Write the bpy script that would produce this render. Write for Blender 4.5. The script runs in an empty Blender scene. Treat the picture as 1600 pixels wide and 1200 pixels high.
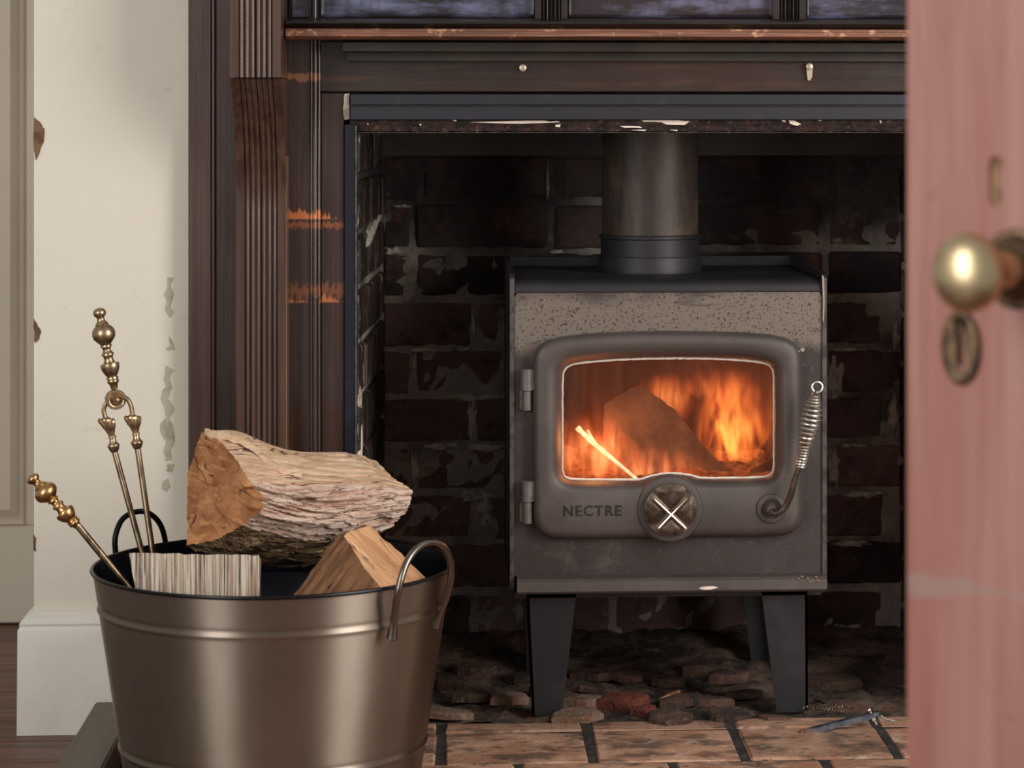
import bpy, math, random
from mathutils import Vector, noise, Matrix
sc = bpy.context.scene
COL = sc.collection
PI = math.pi
# ------------------------------------------------------------------ camera
F, CX, CY, HC = 4000.0, 940.0, 180.0, 0.968      # focal length in px, principal point, height
TH = math.atan(240.0 / 4000.0)
cam = bpy.data.cameras.new('camera')
cam.sensor_width = 36; cam.lens = 36 * F / 1600
cam.shift_x = -(CX - 800) / 1600; cam.shift_y = -(600 - CY) / 1600
cam.clip_start = .05
cam.dof.use_dof = True; cam.dof.focus_distance = 3.9; cam.dof.aperture_fstop = 7.6
camo = bpy.data.objects.new('camera', cam); COL.objects.link(camo)
camo.location = (0, 0, HC); camo.rotation_euler = (PI / 2, 0, -TH)
sc.camera = camo
# ------------------------------------------------------------------ world, lights, exposure
w = bpy.data.worlds.new('world'); sc.world = w; w.use_nodes = True
w.node_tree.nodes['Background'].inputs[0].default_value = (1.0, .95, .88, 1)
w.node_tree.nodes['Background'].inputs[1].default_value = .33
def area(name, loc, tgt, sx, sy, power, col):
    l = bpy.data.lights.new(name, 'AREA'); l.shape = 'RECTANGLE'; l.size = sx; l.size_y = sy
    l.energy = power; l.color = col
    o = bpy.data.objects.new(name, l); COL.objects.link(o); o.location = loc
    o.rotation_euler = (Vector(tgt) - Vector(loc)).to_track_quat('-Z', 'Y').to_euler()
    return o
area('window_light_left', (-2.1, .7, 1.5), (-.1, 4, .4), 1.1, 2.0, 50, (1, .97, .92))
area('window_light_right', (2.3, 1.9, 1.5), (0, 4, .3), 1.2, 2.1, 76, (1, .96, .9))
sc.view_settings.view_transform = 'Standard'; sc.view_settings.look = 'None'
sc.view_settings.gamma = 1; sc.view_settings.use_curve_mapping = False
sc.view_settings.exposure = 0.0
sc.cycles.use_denoising = True
sc.cycles.max_bounces = 8; sc.cycles.transparent_max_bounces = 12
sc.cycles.sample_clamp_indirect = 4

# ------------------------------------------------------------------ helpers
def P(px, py, Y):
    "the place on the plane y=Y that the photograph shows at px,py"
    u = (px - CX) / F; v = (py - CY) / F
    t = Y / (math.cos(TH) - u * math.sin(TH))
    return Vector((t * (math.sin(TH) + u * math.cos(TH)), Y, HC - v * t))
def X(px, Y): return P(px, CY, Y).x
def Z(py, Y, px=800): return P(px, py, Y).z
def S(Y): return Y / F                          # metres per pixel
def c(r, g, b):
    f = lambda v: (v / 255 / 12.92) if v <= 10 else ((v / 255 + .055) / 1.055) ** 2.4
    return (f(r), f(g), f(b), 1)

def mat(name, base, rough=.5, metal=0, layers=(), bump=(), rnd=0, rot=(0, 0, 0), coat=0, roughvar=0):
    m = bpy.data.materials.new(name); m.use_nodes = True
    nt = m.node_tree; N = nt.nodes; L = nt.links.new
    b = N['Principled BSDF']
    tc = N.new('ShaderNodeTexCoord'); mp = N.new('ShaderNodeMapping'); mp.inputs['Rotation'].default_value = rot
    oi = N.new('ShaderNodeObjectInfo')
    geo = N.new('ShaderNodeNewGeometry')
    if rnd:
        mu = N.new('ShaderNodeMath'); mu.operation = 'MULTIPLY'; mu.inputs[1].default_value = 53.0
        L(oi.outputs['Random'], mu.inputs[0])
        ad = N.new('ShaderNodeVectorMath'); ad.operation = 'ADD'
        L(tc.outputs['Object'], ad.inputs[0]); L(mu.outputs[0], ad.inputs[1]); L(ad.outputs[0], mp.inputs[0])
    else:
        L(tc.outputs['Object'], mp.inputs[0])
    vec = mp.outputs[0]
    def nz(scale, detail=5, dist=0, seed=0):
        m2 = N.new('ShaderNodeMapping'); L(vec, m2.inputs[0])
        m2.inputs['Scale'].default_value = scale if isinstance(scale, tuple) else (scale,) * 3
        m2.inputs['Location'].default_value = (seed * 3.7, seed * 1.3, seed * 5.1)
        n = N.new('ShaderNodeTexNoise'); n.inputs['Scale'].default_value = 1
        n.inputs['Detail'].default_value = detail; n.inputs['Roughness'].default_value = .62
        n.inputs['Distortion'].default_value = dist
        L(m2.outputs[0], n.inputs['Vector']); return n.outputs[0]
    def mr(sock, lo, hi, a=0, z=1):
        r = N.new('ShaderNodeMapRange'); L(sock, r.inputs[0])
        for i, v in enumerate((lo, hi, a, z)): r.inputs[i + 1].default_value = v
        return r.outputs[0]
    rgb = N.new('ShaderNodeRGB'); rgb.outputs[0].default_value = base; cur = rgb.outputs[0]
    for i, ly in enumerate(layers):
        if ly[0] == 'area':          # a patch of another tone round the height z0
            _, col, z0, half, s, amt = ly
            sp = N.new('ShaderNodeSeparateXYZ'); L(tc.outputs['Object'], sp.inputs[0])
            d = N.new('ShaderNodeMath'); d.operation = 'SUBTRACT'; L(sp.outputs[2], d.inputs[0]); d.inputs[1].default_value = z0
            ab = N.new('ShaderNodeMath'); ab.operation = 'ABSOLUTE'; L(d.outputs[0], ab.inputs[0])
            ad = N.new('ShaderNodeMath'); ad.operation = 'ADD'; L(mr(ab.outputs[0], 0, half, 1, 0), ad.inputs[0]); L(mr(nz(s, 6, 0, i + 1), .3, .7, -.3, .3), ad.inputs[1])
            fac = mr(ad.outputs[0], .15, .6, 0, amt)
        elif ly[0] == 'lick':        # bare wood with a level foot and ragged tongues upward
            _, col, z0, hgt, s, amt = ly
            sp = N.new('ShaderNodeSeparateXYZ'); L(geo.outputs['Position'], sp.inputs[0])
            d = N.new('ShaderNodeMath'); d.operation = 'SUBTRACT'; L(sp.outputs[2], d.inputs[0]); d.inputs[1].default_value = z0
            e = N.new('ShaderNodeMath'); e.operation = 'SUBTRACT'; L(mr(nz(s, 6, 0, i + 1), .35, .72, -.006, hgt), e.inputs[0]); L(d.outputs[0], e.inputs[1])
            ml = N.new('ShaderNodeMath'); ml.operation = 'MULTIPLY'; L(mr(e.outputs[0], -.001, .004), ml.inputs[0]); L(mr(d.outputs[0], -.001, .001), ml.inputs[1])
            m3 = N.new('ShaderNodeMath'); m3.operation = 'MULTIPLY'; L(ml.outputs[0], m3.inputs[0]); m3.inputs[1].default_value = amt; fac = m3.outputs[0]
        elif ly[0] == 'line':        # thin cracks: contour lines of a stretched noise, broken by a coarser one
            _, col, s, wd_, amt = ly
            d = N.new('ShaderNodeMath'); d.operation = 'SUBTRACT'; L(nz(s, 1, 0, i + 1), d.inputs[0]); d.inputs[1].default_value = .5
            ab = N.new('ShaderNodeMath'); ab.operation = 'ABSOLUTE'; L(d.outputs[0], ab.inputs[0])
            ml = N.new('ShaderNodeMath'); ml.operation = 'MULTIPLY'; L(mr(ab.outputs[0], wd_ * .3, wd_, amt, 0), ml.inputs[0])
            L(mr(nz(tuple(q * .6 for q in s), 2, 0, i + 31), .47, .55, 0, 1), ml.inputs[1]); fac = ml.outputs[0]
        elif ly[0] == 'band':
            _, col, z0, half, s, amt = ly
            sp = N.new('ShaderNodeSeparateXYZ'); L(geo.outputs['Position'], sp.inputs[0])
            d = N.new('ShaderNodeMath'); d.operation = 'SUBTRACT'; L(sp.outputs[2], d.inputs[0]); d.inputs[1].default_value = z0
            ab = N.new('ShaderNodeMath'); ab.operation = 'ABSOLUTE'; L(d.outputs[0], ab.inputs[0])
            k = mr(ab.outputs[0], 0, half, .62, -.1)
            ad = N.new('ShaderNodeMath'); ad.operation = 'ADD'; L(k, ad.inputs[0]); L(mr(nz(s, 6, 0, i + 1), .3, .7, -.25, .25), ad.inputs[1])
            fac = mr(ad.outputs[0], .4, .52, 0, amt)
        else:
            col, s, lo, hi, amt = ly[:5]
            det = ly[5] if len(ly) > 5 else 5
            fac = mr(nz(s, det, ly[6] if len(ly) > 6 else 0, i + 1), lo, hi, 0, amt)
        mx = N.new('ShaderNodeMix'); mx.data_type = 'RGBA'
        L(fac, mx.inputs[0]); L(cur, mx.inputs[6]); mx.inputs[7].default_value = col; cur = mx.outputs[2]
    if rnd:
        hs = N.new('ShaderNodeHueSaturation'); L(cur, hs.inputs['Color'])
        L(mr(oi.outputs['Random'], 0, 1, 1 - rnd, 1 + rnd), hs.inputs['Value']); cur = hs.outputs[0]
    L(cur, b.inputs['Base Color'])
    b.inputs['Roughness'].default_value = rough; b.inputs['Metallic'].default_value = metal
    if coat: b.inputs['Coat Weight'].default_value = coat; b.inputs['Coat Roughness'].default_value = .18
    if roughvar: L(mr(nz(9, 6, 0, 9), .3, .7, rough - roughvar, rough + roughvar), b.inputs['Roughness'])
    prev = None
    for i, (s, st, dist) in enumerate(bump):
        bn = N.new('ShaderNodeBump'); bn.inputs['Strength'].default_value = st; bn.inputs['Distance'].default_value = dist
        L(nz(s, 6, 0, 20 + i), bn.inputs['Height'])
        if prev: L(prev, bn.inputs['Normal'])
        prev = bn.outputs[0]
    if prev: L(prev, b.inputs['Normal'])
    return m

class MB:
    def __init__(s): s.v = []; s.f = []; s.mi = []; s.cur = 0
    def add(s, vs, fs):
        o = len(s.v); s.v += [Vector(v) for v in vs]
        for f in fs: s.f.append([i + o for i in f]); s.mi.append(s.cur)
        return s
    def box(s, x0, x1, y0, y1, z0, z1, ch=0):
        if ch <= 0:
            return s.add([(x, y, z) for z in (z0, z1) for y in (y0, y1) for x in (x0, x1)],
                  [(0, 2, 3, 1), (4, 5, 7, 6), (0, 1, 5, 4), (2, 6, 7, 3), (0, 4, 6, 2), (1, 3, 7, 5)])
        return s.cbox(((x0 + x1) / 2, (y0 + y1) / 2, (z0 + z1) / 2), (abs(x1 - x0), abs(y1 - y0), abs(z1 - z0)), ch)
    def cbox(s, ctr, d, ch, jit=0, rg=None):
        "box with chamfered edges: 24 vertices, 44 triangles"
        vs = []; idx = {}
        for sx in (-1, 1):
            for sy in (-1, 1):
                for sz in (-1, 1):
                    j = [(rg.uniform(-jit, jit) if rg else 0) for _ in range(3)]
                    for ax in range(3):
                        p = [sx * (d[0] / 2 - ch) + j[0], sy * (d[1] / 2 - ch) + j[1], sz * (d[2] / 2 - ch) + j[2]]
                        p[ax] += (sx, sy, sz)[ax] * ch
                        idx[(sx, sy, sz, ax)] = len(vs); vs.append([p[i] + ctr[i] for i in range(3)])
        fs = []
        for ax in range(3):
            o = [i for i in range(3) if i != ax]
            for sg in (-1, 1):
                q = []
                for a, b_ in ((-1, -1), (1, -1), (1, 1), (-1, 1)):
                    k = [0, 0, 0]; k[ax] = sg; k[o[0]] = a; k[o[1]] = b_; q.append(idx[(*k, ax)])
                fs.append(q)
            for a in (-1, 1):
                for b_ in (-1, 1):
                    k0 = [0, 0, 0]; k1 = [0, 0, 0]; k0[o[0]] = k1[o[0]] = a; k0[o[1]] = k1[o[1]] = b_
                    k0[ax] = -1; k1[ax] = 1
                    fs.append([idx[(*k0, o[0])], idx[(*k1, o[0])], idx[(*k1, o[1])], idx[(*k0, o[1])]])
        for sx in (-1, 1):
            for sy in (-1, 1):
                for sz in (-1, 1): fs.append([idx[(sx, sy, sz, a)] for a in range(3)])
        # orient outward
        C_ = Vector(ctr)
        for f in fs:
            p = [Vector(vs[i]) for i in f]; n = (p[1] - p[0]).cross(p[2] - p[0])
            if n.dot(sum(p, Vector()) / len(p) - C_) < 0: f.reverse()
        return s.add(vs, fs)
    def rings(s, R, close=True, cap0=False, cap1=False):
        n = len(R[0]); vs = [p for r in R for p in r]; fs = []
        for i in range(len(R) - 1):
            for k in range(n if close else n - 1):
                a = i * n + k; b = i * n + (k + 1) % n
                fs.append((a, b, b + n, a + n))
        if cap0: fs.append(list(range(n))[::-1])
        if cap1: fs.append([(len(R) - 1) * n + k for k in range(n)])
        return s.add(vs, fs)
    def tube(s, pts, r, n=8, caps=True, flat=None):
        pts = [Vector(p) for p in pts]; R = []; up = None
        for i, p in enumerate(pts):
            t = (pts[min(i + 1, len(pts) - 1)] - pts[max(i - 1, 0)]).normalized()
            if up is None:
                up = Vector((0, 1, 0)) if abs(t.y) < .9 else Vector((1, 0, 0))
            a = (up - t * up.dot(t)).normalized(); up = a; b = t.cross(a)
            rr = r[i] if isinstance(r, (list, tuple)) else r
            R.append([p + (a * math.cos(2 * PI * k / n) + b * math.sin(2 * PI * k / n)) * rr for k in range(n)])
        return s.rings(R, True, caps, caps)
    def lathe(s, p0, p1, prof, n=24):
        "prof: (distance from p0 along the axis, radius)"
        p0 = Vector(p0); t = (Vector(p1) - p0).normalized()
        a = t.orthogonal().normalized(); b = t.cross(a)
        return s.rings([[p0 + t * d + (a * math.cos(2 * PI * k / n) + b * math.sin(2 * PI * k / n)) * max(r, 1e-5) for k in range(n)] for d, r in prof], True, True, True)
    def prism(s, poly, d):
        "poly: 3D points of a flat outline, d: extrusion vector"
        d = Vector(d); return s.rings([poly, [Vector(p) + d for p in poly]], True, True, True)
    def build(s, name, m, parent=None, smooth=False, angle=35, mirror=None, origin=None):
        me = bpy.data.meshes.new(name)
        v = s.v; f = s.f
        if mirror is not None: v = [Vector((mirror - p.x, p.y, p.z)) for p in v]; f = [q[::-1] for q in f]
        if origin is not None: v = [p - Vector(origin) for p in v]
        me.from_pydata([tuple(p) for p in v], [], f); me.validate()
        for k in (m if isinstance(m, (list, tuple)) else [m]): me.materials.append(k)
        if isinstance(m, (list, tuple)) and len(me.polygons) == len(s.mi): me.polygons.foreach_set('material_index', s.mi)
        import bmesh as bm_
        b = bm_.new(); b.from_mesh(me); bm_.ops.recalc_face_normals(b, faces=b.faces)
        b.to_mesh(me); b.free()
        if smooth: me.shade_smooth(); me.set_sharp_from_angle(angle=math.radians(angle))
        o = bpy.data.objects.new(name, me); COL.objects.link(o)
        if parent: o.parent = parent
        if origin is not None: o.location = origin
        return o
def tag(o, label=None, cat=None, group=None, kind=None):
    for k, v in (('label', label), ('category', cat), ('group', group), ('kind', kind)):
        if v: o[k] = v
    return o
def empty(name, loc=(0, 0, 0), **k):
    o = bpy.data.objects.new(name, None); COL.objects.link(o); o.empty_display_size = .05
    return tag(o, **k)          # kept at the origin of the room: its parts are built in room coordinates
def smooth_path(pts, k=8):
    pts = [Vector(p) for p in pts]; out = []
    for i in range(len(pts) - 1):
        p0 = pts[max(i - 1, 0)]; p1 = pts[i]; p2 = pts[i + 1]; p3 = pts[min(i + 2, len(pts) - 1)]
        for j in range(k):
            t = j / k
            out.append(.5 * ((2 * p1) + (p2 - p0) * t + (2 * p0 - 5 * p1 + 4 * p2 - p3) * t * t + (3 * p1 - p0 - 3 * p2 + p3) * t ** 3))
    out.append(pts[-1]); return out
def polar(poly, ctr, n):
    "n points where rays from ctr meet the closed polygon"
    out = []
    for k in range(n):
        a = 2 * PI * (k + .5) / n; dx, dy = math.cos(a), math.sin(a); best = None
        for i in range(len(poly)):
            (x1, y1), (x2, y2) = poly[i], poly[(i + 1) % len(poly)]
            ex, ey = x2 - x1, y2 - y1; den = dx * ey - dy * ex
            if abs(den) < 1e-9: continue
            t = ((x1 - ctr[0]) * ey - (y1 - ctr[1]) * ex) / den; u = ((x1 - ctr[0]) * dy - (y1 - ctr[1]) * dx) / den
            if t > 0 and -1e-6 <= u <= 1 + 1e-6 and (best is None or t > best): best = t
        out.append((ctr[0] + dx * best, ctr[1] + dy * best))
    return out
def fbm(x, y, z, o=4): return noise.fractal(Vector((x, y, z)), 1.0, 2.0, o)

# ------------------------------------------------------------------ materials
m_white = mat('white_wall_paint', c(226, 219, 206), .5, layers=[(c(214, 206, 190), 3, .45, .7, .5), (c(190, 178, 160), 30, .66, .72, .25)], bump=[(6, .25, .01), (90, .12, .002)])
m_white2 = mat('white_gloss_paint', c(232, 228, 220), .32, layers=[(c(214, 205, 192), 8, .5, .7, .5)], bump=[(40, .1, .002)])
m_cream = mat('old_door_paint', c(205, 194, 178), .4, layers=[(c(190, 178, 160), 5, .45, .7, .6)])
m_plaster = mat('bare_plaster', c(128, 98, 72), .9, layers=[(c(90, 66, 48), 60, .45, .6, .8)], bump=[(120, .5, .003)])
m_peel = mat('peeled_paint', c(186, 177, 160), .8, layers=[(c(150, 138, 120), 60, .5, .65, .7)], bump=[(80, .5, .003)])
zz = lambda py: Z(py, 4.03, 480)
def wood(name, base, dark, light, bands=(), rough=.3, coat=.35, horiz=False, light_amt=.35, extra=()):
    s1 = (2, 60, 60) if horiz else (60, 60, 2)
    s2 = (6, 220, 220) if horiz else (220, 220, 6)
    return mat(name, base, rough, layers=[(dark, s1, .42, .62, .7), (light, s2, .56, .75, light_amt)] + list(extra) + list(bands), bump=[(s2, .15, .002)], coat=coat, roughvar=.08)
DK, MD, LT = c(36, 24, 22), c(72, 48, 42), c(108, 74, 58)
m_sur = wood('dark_mantel_wood', MD, DK, LT)
m_sur_red = wood('reddish_mantel_wood', c(84, 55, 50), c(46, 30, 30), c(120, 80, 64), rough=.36)
m_flute = wood('fluted_mantel_wood', c(84, 60, 50), c(50, 35, 30), c(128, 98, 78), rough=.28)
m_worn = wood('scorched_mantel_wood', c(62, 42, 37), DK, LT, bands=[('lick', c(196, 112, 60), zz(343), .034, (48, 48, 3), .95), ('band', c(160, 88, 48), zz(352), .02, (260, 260, 160), .6), ('lick', c(190, 112, 62), zz(474), .030, (60, 60, 3), .8), ('band', c(150, 86, 50), zz(455), .04, (200, 200, 60), .5), ('band', c(180, 120, 82), zz(120), .022, (60, 60, 20), .5)])
_unused = ([
    ('band', c(200, 115, 60), zz(337), .017, (60, 60, 25), .95), ('band', c(200, 115, 60), zz(350), .03, (160, 160, 120), .75),
    ('band', c(200, 120, 70), zz(467), .017, (130, 130, 28), .9), ('band', c(190, 120, 78), zz(135), .03, (60, 60, 20), .5)])
m_wornedge = wood('worn_pale_edge', c(120, 90, 68), c(70, 50, 40), c(200, 160, 124), rough=.35)
m_frieze = wood('dark_frieze_wood', c(50, 38, 34), c(24, 19, 18), c(100, 66, 44), horiz=True, light_amt=.4, extra=[(c(88, 62, 42), (4, 30, 30), .58, .7, .5)])
m_copper = wood('bare_orange_wood', c(140, 92, 70), c(62, 42, 36), c(214, 156, 122), horiz=True, rough=.5, coat=0, light_amt=.6, extra=[(c(226, 172, 136), 34, .58, .66, .6), (c(90, 58, 46), 9, .5, .62, .6)])
m_dark = wood('dark_bead_wood', c(40, 33, 30), c(22, 18, 18), c(90, 64, 50), horiz=True)
m_blue = mat('blue_reflection_varnish', c(34, 30, 38), .3, layers=[(c(120, 124, 158), (7, 20, 26), .47, .66, .8, 6), (c(28, 24, 30), (50, 50, 8), .5, .7, .6)], coat=.5, roughvar=.1)  # lilac patches paint a blue reflection into the dark varnish
m_steel = mat('blue_black_steel', c(52, 54, 62), .38, .35, layers=[(c(72, 72, 78), 30, .6, .7, .4)], bump=[(200, .06, .001)])
m_navy = mat('navy_black_steel', c(30, 34, 46), .3, .2, layers=[(c(44, 52, 70), 20, .6, .7, .4)])
m_hood = mat('sooty_steel', c(58, 52, 46), .5, .2, layers=[(c(36, 32, 29), 10, .4, .6, .6)])
m_lint = mat('flaking_lintel', c(58, 40, 37), .7, layers=[(c(24, 19, 18), 50, .45, .55, .9), (c(120, 82, 70), 90, .6, .66, .7)], bump=[(60, .9, .006), (180, .5, .003)])
m_flake = mat('white_paint_flake', c(240, 226, 212), .6, layers=[(c(214, 170, 140), 60, .55, .65, .7)])
m_brick = mat('sooty_brick', c(108, 84, 80), .85, layers=[(c(80, 62, 60), 9, .42, .6, .7), (c(46, 39, 39), 22, .55, .66, .7), (c(150, 100, 84), 34, .6, .72, .35), (c(168, 158, 148), 50, .64, .72, .4)], bump=[(40, .6, .008), (160, .5, .003)], rnd=.35)
m_brick_dk = mat('blackened_brick', c(66, 50, 46), .85, layers=[(c(26, 22, 22), 8, .42, .6, .85), (c(112, 74, 60), 20, .58, .72, .6)], bump=[(40, .6, .008), (160, .5, .003)], rnd=.3)
m_mort = mat('old_mortar', c(150, 142, 134), .95, layers=[(c(56, 49, 46), 6, .5, .62, .75), (c(186, 178, 166), 18, .54, .68, .6), ('area', c(34, 31, 30), 1.0, .42, 5, .93)], bump=[(50, 1, .01), (200, .6, .004)])
m_smear = mat('pale_mortar', c(196, 186, 174), .95, layers=[(c(110, 100, 92), 50, .45, .65, .8)], bump=[(90, 1, .006)])
m_cheek = mat('flaking_cheek_brick', c(82, 58, 54), .5, layers=[(c(26, 25, 24), (20, 20, 6), .38, .52, .92), (c(190, 172, 160), (60, 60, 14), .6, .66, .8)], bump=[(60, .9, .008)], rnd=.2)
m_paver = mat('hearth_brick', c(168, 124, 100), .8, layers=[(c(204, 166, 142), 12, .42, .6, .7), (c(84, 68, 58), (9, 16, 20), .5, .6, .8, 7), (c(200, 176, 156), 34, .58, .7, .6), (c(160, 92, 62), 16, .6, .7, .45), (c(44, 37, 34), (36, 80, 60), .61, .66, .8)], bump=[(30, .5, .006), (140, .6, .003)], rnd=.16)
m_joint = mat('hearth_joint', c(62, 56, 50), .95, layers=[(c(30, 27, 26), 20, .45, .6, .9), (c(120, 112, 102), 60, .6, .7, .6)], bump=[(80, 1, .008)])
m_rub = mat('sooty_rubble', c(104, 84, 72), .95, layers=[(c(36, 30, 28), 14, .44, .58, .9), (c(130, 108, 94), 34, .58, .68, .6), (c(110, 58, 42), 10, .58, .66, .6)], bump=[(30, 1, .012), (120, 1, .006)])
m_rubp = mat('brick_rubble', c(88, 64, 54), .9, layers=[(c(44, 34, 31), 20, .44, .58, .85), (c(130, 106, 92), 40, .6, .7, .5)], bump=[(40, 1, .01), (150, .7, .004)], rnd=.35)
m_rubw = mat('pale_rubble', c(128, 106, 92), .9, layers=[(c(120, 86, 66), 40, .45, .6, .8)], bump=[(60, 1, .008)])
m_rubr = mat('red_rubble', c(112, 56, 42), .9, layers=[(c(70, 34, 26), 30, .5, .65, .8)], bump=[(60, 1, .008)])
m_floor = mat('floorboard_wood', c(112, 74, 56), .42, layers=[(c(60, 38, 30), (3, 60, 60), .45, .62, .85), (c(150, 104, 78), (5, 130, 130), .58, .7, .5)], bump=[((5, 130, 130), .4, .003)], rnd=.28)
m_kerb = mat('grey_brown_kerb', c(98, 84, 72), .45, layers=[(c(76, 62, 52), (60, 3, 60), .45, .65, .7)], bump=[((150, 5, 150), .3, .002)])
m_stove = mat('stove_paint', c(88, 80, 78), .48, .3, layers=[(c(104, 96, 90), 14, .45, .65, .5), (c(70, 64, 62), 5, .45, .65, .6)], bump=[(420, .35, .0012)])
m_spot = mat('speckled_lit_stove_paint', c(76, 70, 70), .42, .3, layers=[(c(60, 54, 54), 8, .4, .6, .7), (c(104, 96, 90), 70, .6, .68, .5), ('area', c(128, 117, 108), Z(500, 4.12), .075, 9, .95), (c(66, 57, 53), 230, .60, .63, .8, 1), (c(72, 63, 58), (10, 70, 70), .61, .64, .5)], bump=[(420, .3, .0012)])  # upper area painted lighter for the light it catches; speckles are surface marks
m_stoved = mat('matt_black_steel', c(37, 35, 39), .5, .2, layers=[(c(58, 54, 56), 12, .5, .7, .5)], bump=[(300, .15, .001)])
m_edge = mat('worn_steel_edge', c(104, 100, 100), .4, .6, layers=[(c(60, 56, 56), 40, .45, .6, .7)])
m_hinge = mat('grey_hinge_paint', c(116, 108, 106), .5, .4, layers=[(c(84, 78, 76), 60, .45, .65, .7)])
m_silver = mat('bare_bright_metal', c(232, 226, 214), .25, .9)
m_flue = mat('sooted_flue', c(74, 64, 58), .5, .3, layers=[(c(44, 38, 36), (30, 30, 5), .42, .6, .7), (c(128, 108, 72), 7, .5, .66, .6), (c(120, 108, 88), 160, .62, .68, .3)], bump=[(200, .3, .001)])
m_chrome = mat('chrome_spring', c(240, 234, 222), .3, .9)
m_bronze = mat('dull_bronze', c(104, 90, 80), .5, .7, layers=[(c(62, 48, 40), 60, .45, .62, .8)])
m_xbrass = mat('polished_edge_brass', c(235, 220, 190), .22, .95)
m_brass = mat('aged_brass', c(186, 162, 130), .33, .95, layers=[(c(120, 100, 78), 70, .5, .68, .7)])
m_brass2 = mat('bright_brass', c(206, 166, 116), .3, 1, layers=[(c(140, 108, 74), 60, .52, .68, .6)])
m_rod = mat('tarnished_rod', c(150, 130, 106), .34, .95, layers=[(c(76, 62, 50), (90, 90, 20), .46, .6, .7)])
m_bucket = mat('bronzed_tub_steel', c(150, 138, 127), .42, 1, layers=[(c(136, 124, 112), (9, 9, 5), .42, .62, .6), (c(128, 118, 108), 22, .6, .75, .4)])
for m_ in (m_bucket,):
    nt = m_.node_tree; tn = nt.nodes.new('ShaderNodeTangent'); tn.direction_type = 'RADIAL'; tn.axis = 'Z'
    bs = nt.nodes['Principled BSDF']; bs.inputs['Anisotropic'].default_value = .9; bs.inputs['Anisotropic Rotation'].default_value = .25; nt.links.new(tn.outputs[0], bs.inputs['Tangent'])
m_inner = mat('tub_inside', c(20, 23, 34), .3, .3)  # navy base colour carries the sky's reflection in dark metal
m_blackm = mat('black_wire', c(26, 26, 30), .3, .6)
m_ring = mat('tub_bead_steel', c(128, 120, 114), .24, 1)
m_red = mat('red_door_paint', c(176, 116, 106), .5, layers=[(c(194, 144, 134), (40, 40, 2.2), .42, .66, .8), (c(146, 88, 88), (22, 22, 3), .54, .72, .6), (c(190, 160, 144), (90, 90, 5), .62, .74, .5), (c(120, 76, 72), 24, .68, .74, .5),
    ('band', c(170, 148, 142), Z(925, 1.8, 1510), .022, (14, 14, 30), .6)], bump=[((120, 120, 5), .3, .002)])
m_dbrass = mat('door_knob_brass', c(216, 196, 158), .36, 1, layers=[(c(150, 118, 76), 40, .56, .7, .6)])
m_dplate = mat('old_escutcheon', c(120, 98, 76), .45, .8, layers=[(c(66, 54, 46), 90, .45, .6, .7)])
m_hole = mat('dark_hole', c(14, 12, 12), .9)
m_mort_in = mat('raw_slot_wood', c(240, 220, 200), .8, layers=[(c(130, 100, 84), 60, .5, .65, .6)])
m_rope = mat('white_rope_seal', c(244, 234, 222), .9, bump=[(500, .8, .002)])
m_nail = mat('pale_nail', c(198, 184, 160), .4, .5)
m_tool = mat('grey_iron', c(112, 116, 128), .4, .6, layers=[(c(46, 46, 52), 60, .45, .6, .7)])
m_rust = mat('rusty_tip', c(130, 84, 62), .7, .2, layers=[(c(170, 140, 120), 90, .5, .6, .6)])
R38 = (0, 0, -math.radians(36))
m_logtop = mat('split_log_top', c(222, 190, 160), .8, rot=R38, layers=[(c(172, 128, 94), (9, 60, 60), .42, .6, .6), (c(226, 200, 172), (14, 120, 120), .52, .66, .7), ('line', c(62, 40, 28), (3.5, 44, 44), .02, .95), (c(80, 52, 34), (7, 120, 120), .64, .67, .9, 4)], bump=[((14, 160, 160), .8, .005), (90, .4, .004)])  # top, face and underside tones mix wood colour with painted-in light
m_logface = mat('split_log_face', c(232, 206, 188), .85, rot=R38, layers=[(c(204, 164, 144), (6, 70, 90), .42, .58, .8), (c(246, 228, 212), (7, 100, 120), .52, .64, .8), (c(96, 58, 54), (16, 60, 100), .6, .64, .9, 7), (c(60, 38, 36), (9, 160, 260), .63, .67, .9), ('line', c(60, 38, 34), (4, 60, 90), .016, .9)], bump=[((16, 140, 180), 1, .008), (120, .5, .004)])
m_logund = mat('split_log_underside', c(180, 148, 108), .9, rot=R38, layers=[(c(74, 52, 36), (8, 80, 110), .44, .56, .9, 7), (c(226, 200, 160), (10, 90, 130), .54, .64, .85), ('line', c(34, 24, 18), (7, 50, 80), .03, .95)], bump=[((12, 120, 170), 1, .012)])
m_logend = mat('log_end_grain', c(200, 142, 94), .85, layers=[(c(152, 94, 56), 18, .44, .62, .8), (c(224, 170, 118), (30, 30, 90), .52, .68, .7), (c(74, 42, 24), (14, 14, 70), .635, .655, .9, 3, 1.5), ('line', c(70, 38, 22), (14, 14, 30), .014, .9)], bump=[(26, .8, .008), ((160, 160, 300), .6, .002)])
m_block = mat('pale_vertical_grain', c(182, 160, 140), .85, layers=[(c(230, 220, 204), (260, 40, 5), .44, .56, .9), (c(134, 92, 78), (360, 40, 5), .55, .6, .85, 4), (c(74, 54, 50), (460, 40, 6), .575, .61, .9, 5)], bump=[((260, 40, 6), .9, .004)])
RW = (0, -math.radians(43), 0)
m_wedge_d = mat('wedge_dark_face', c(146, 104, 72), .85, rot=(0, math.radians(52), 0), layers=[(c(92, 58, 36), (8, 60, 110), .44, .6, .85), (c(190, 140, 96), (10, 90, 160), .58, .68, .5), ('line', c(52, 32, 22), (9, 50, 70), .022, .9)], bump=[((10, 90, 170), .9, .006)])
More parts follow.
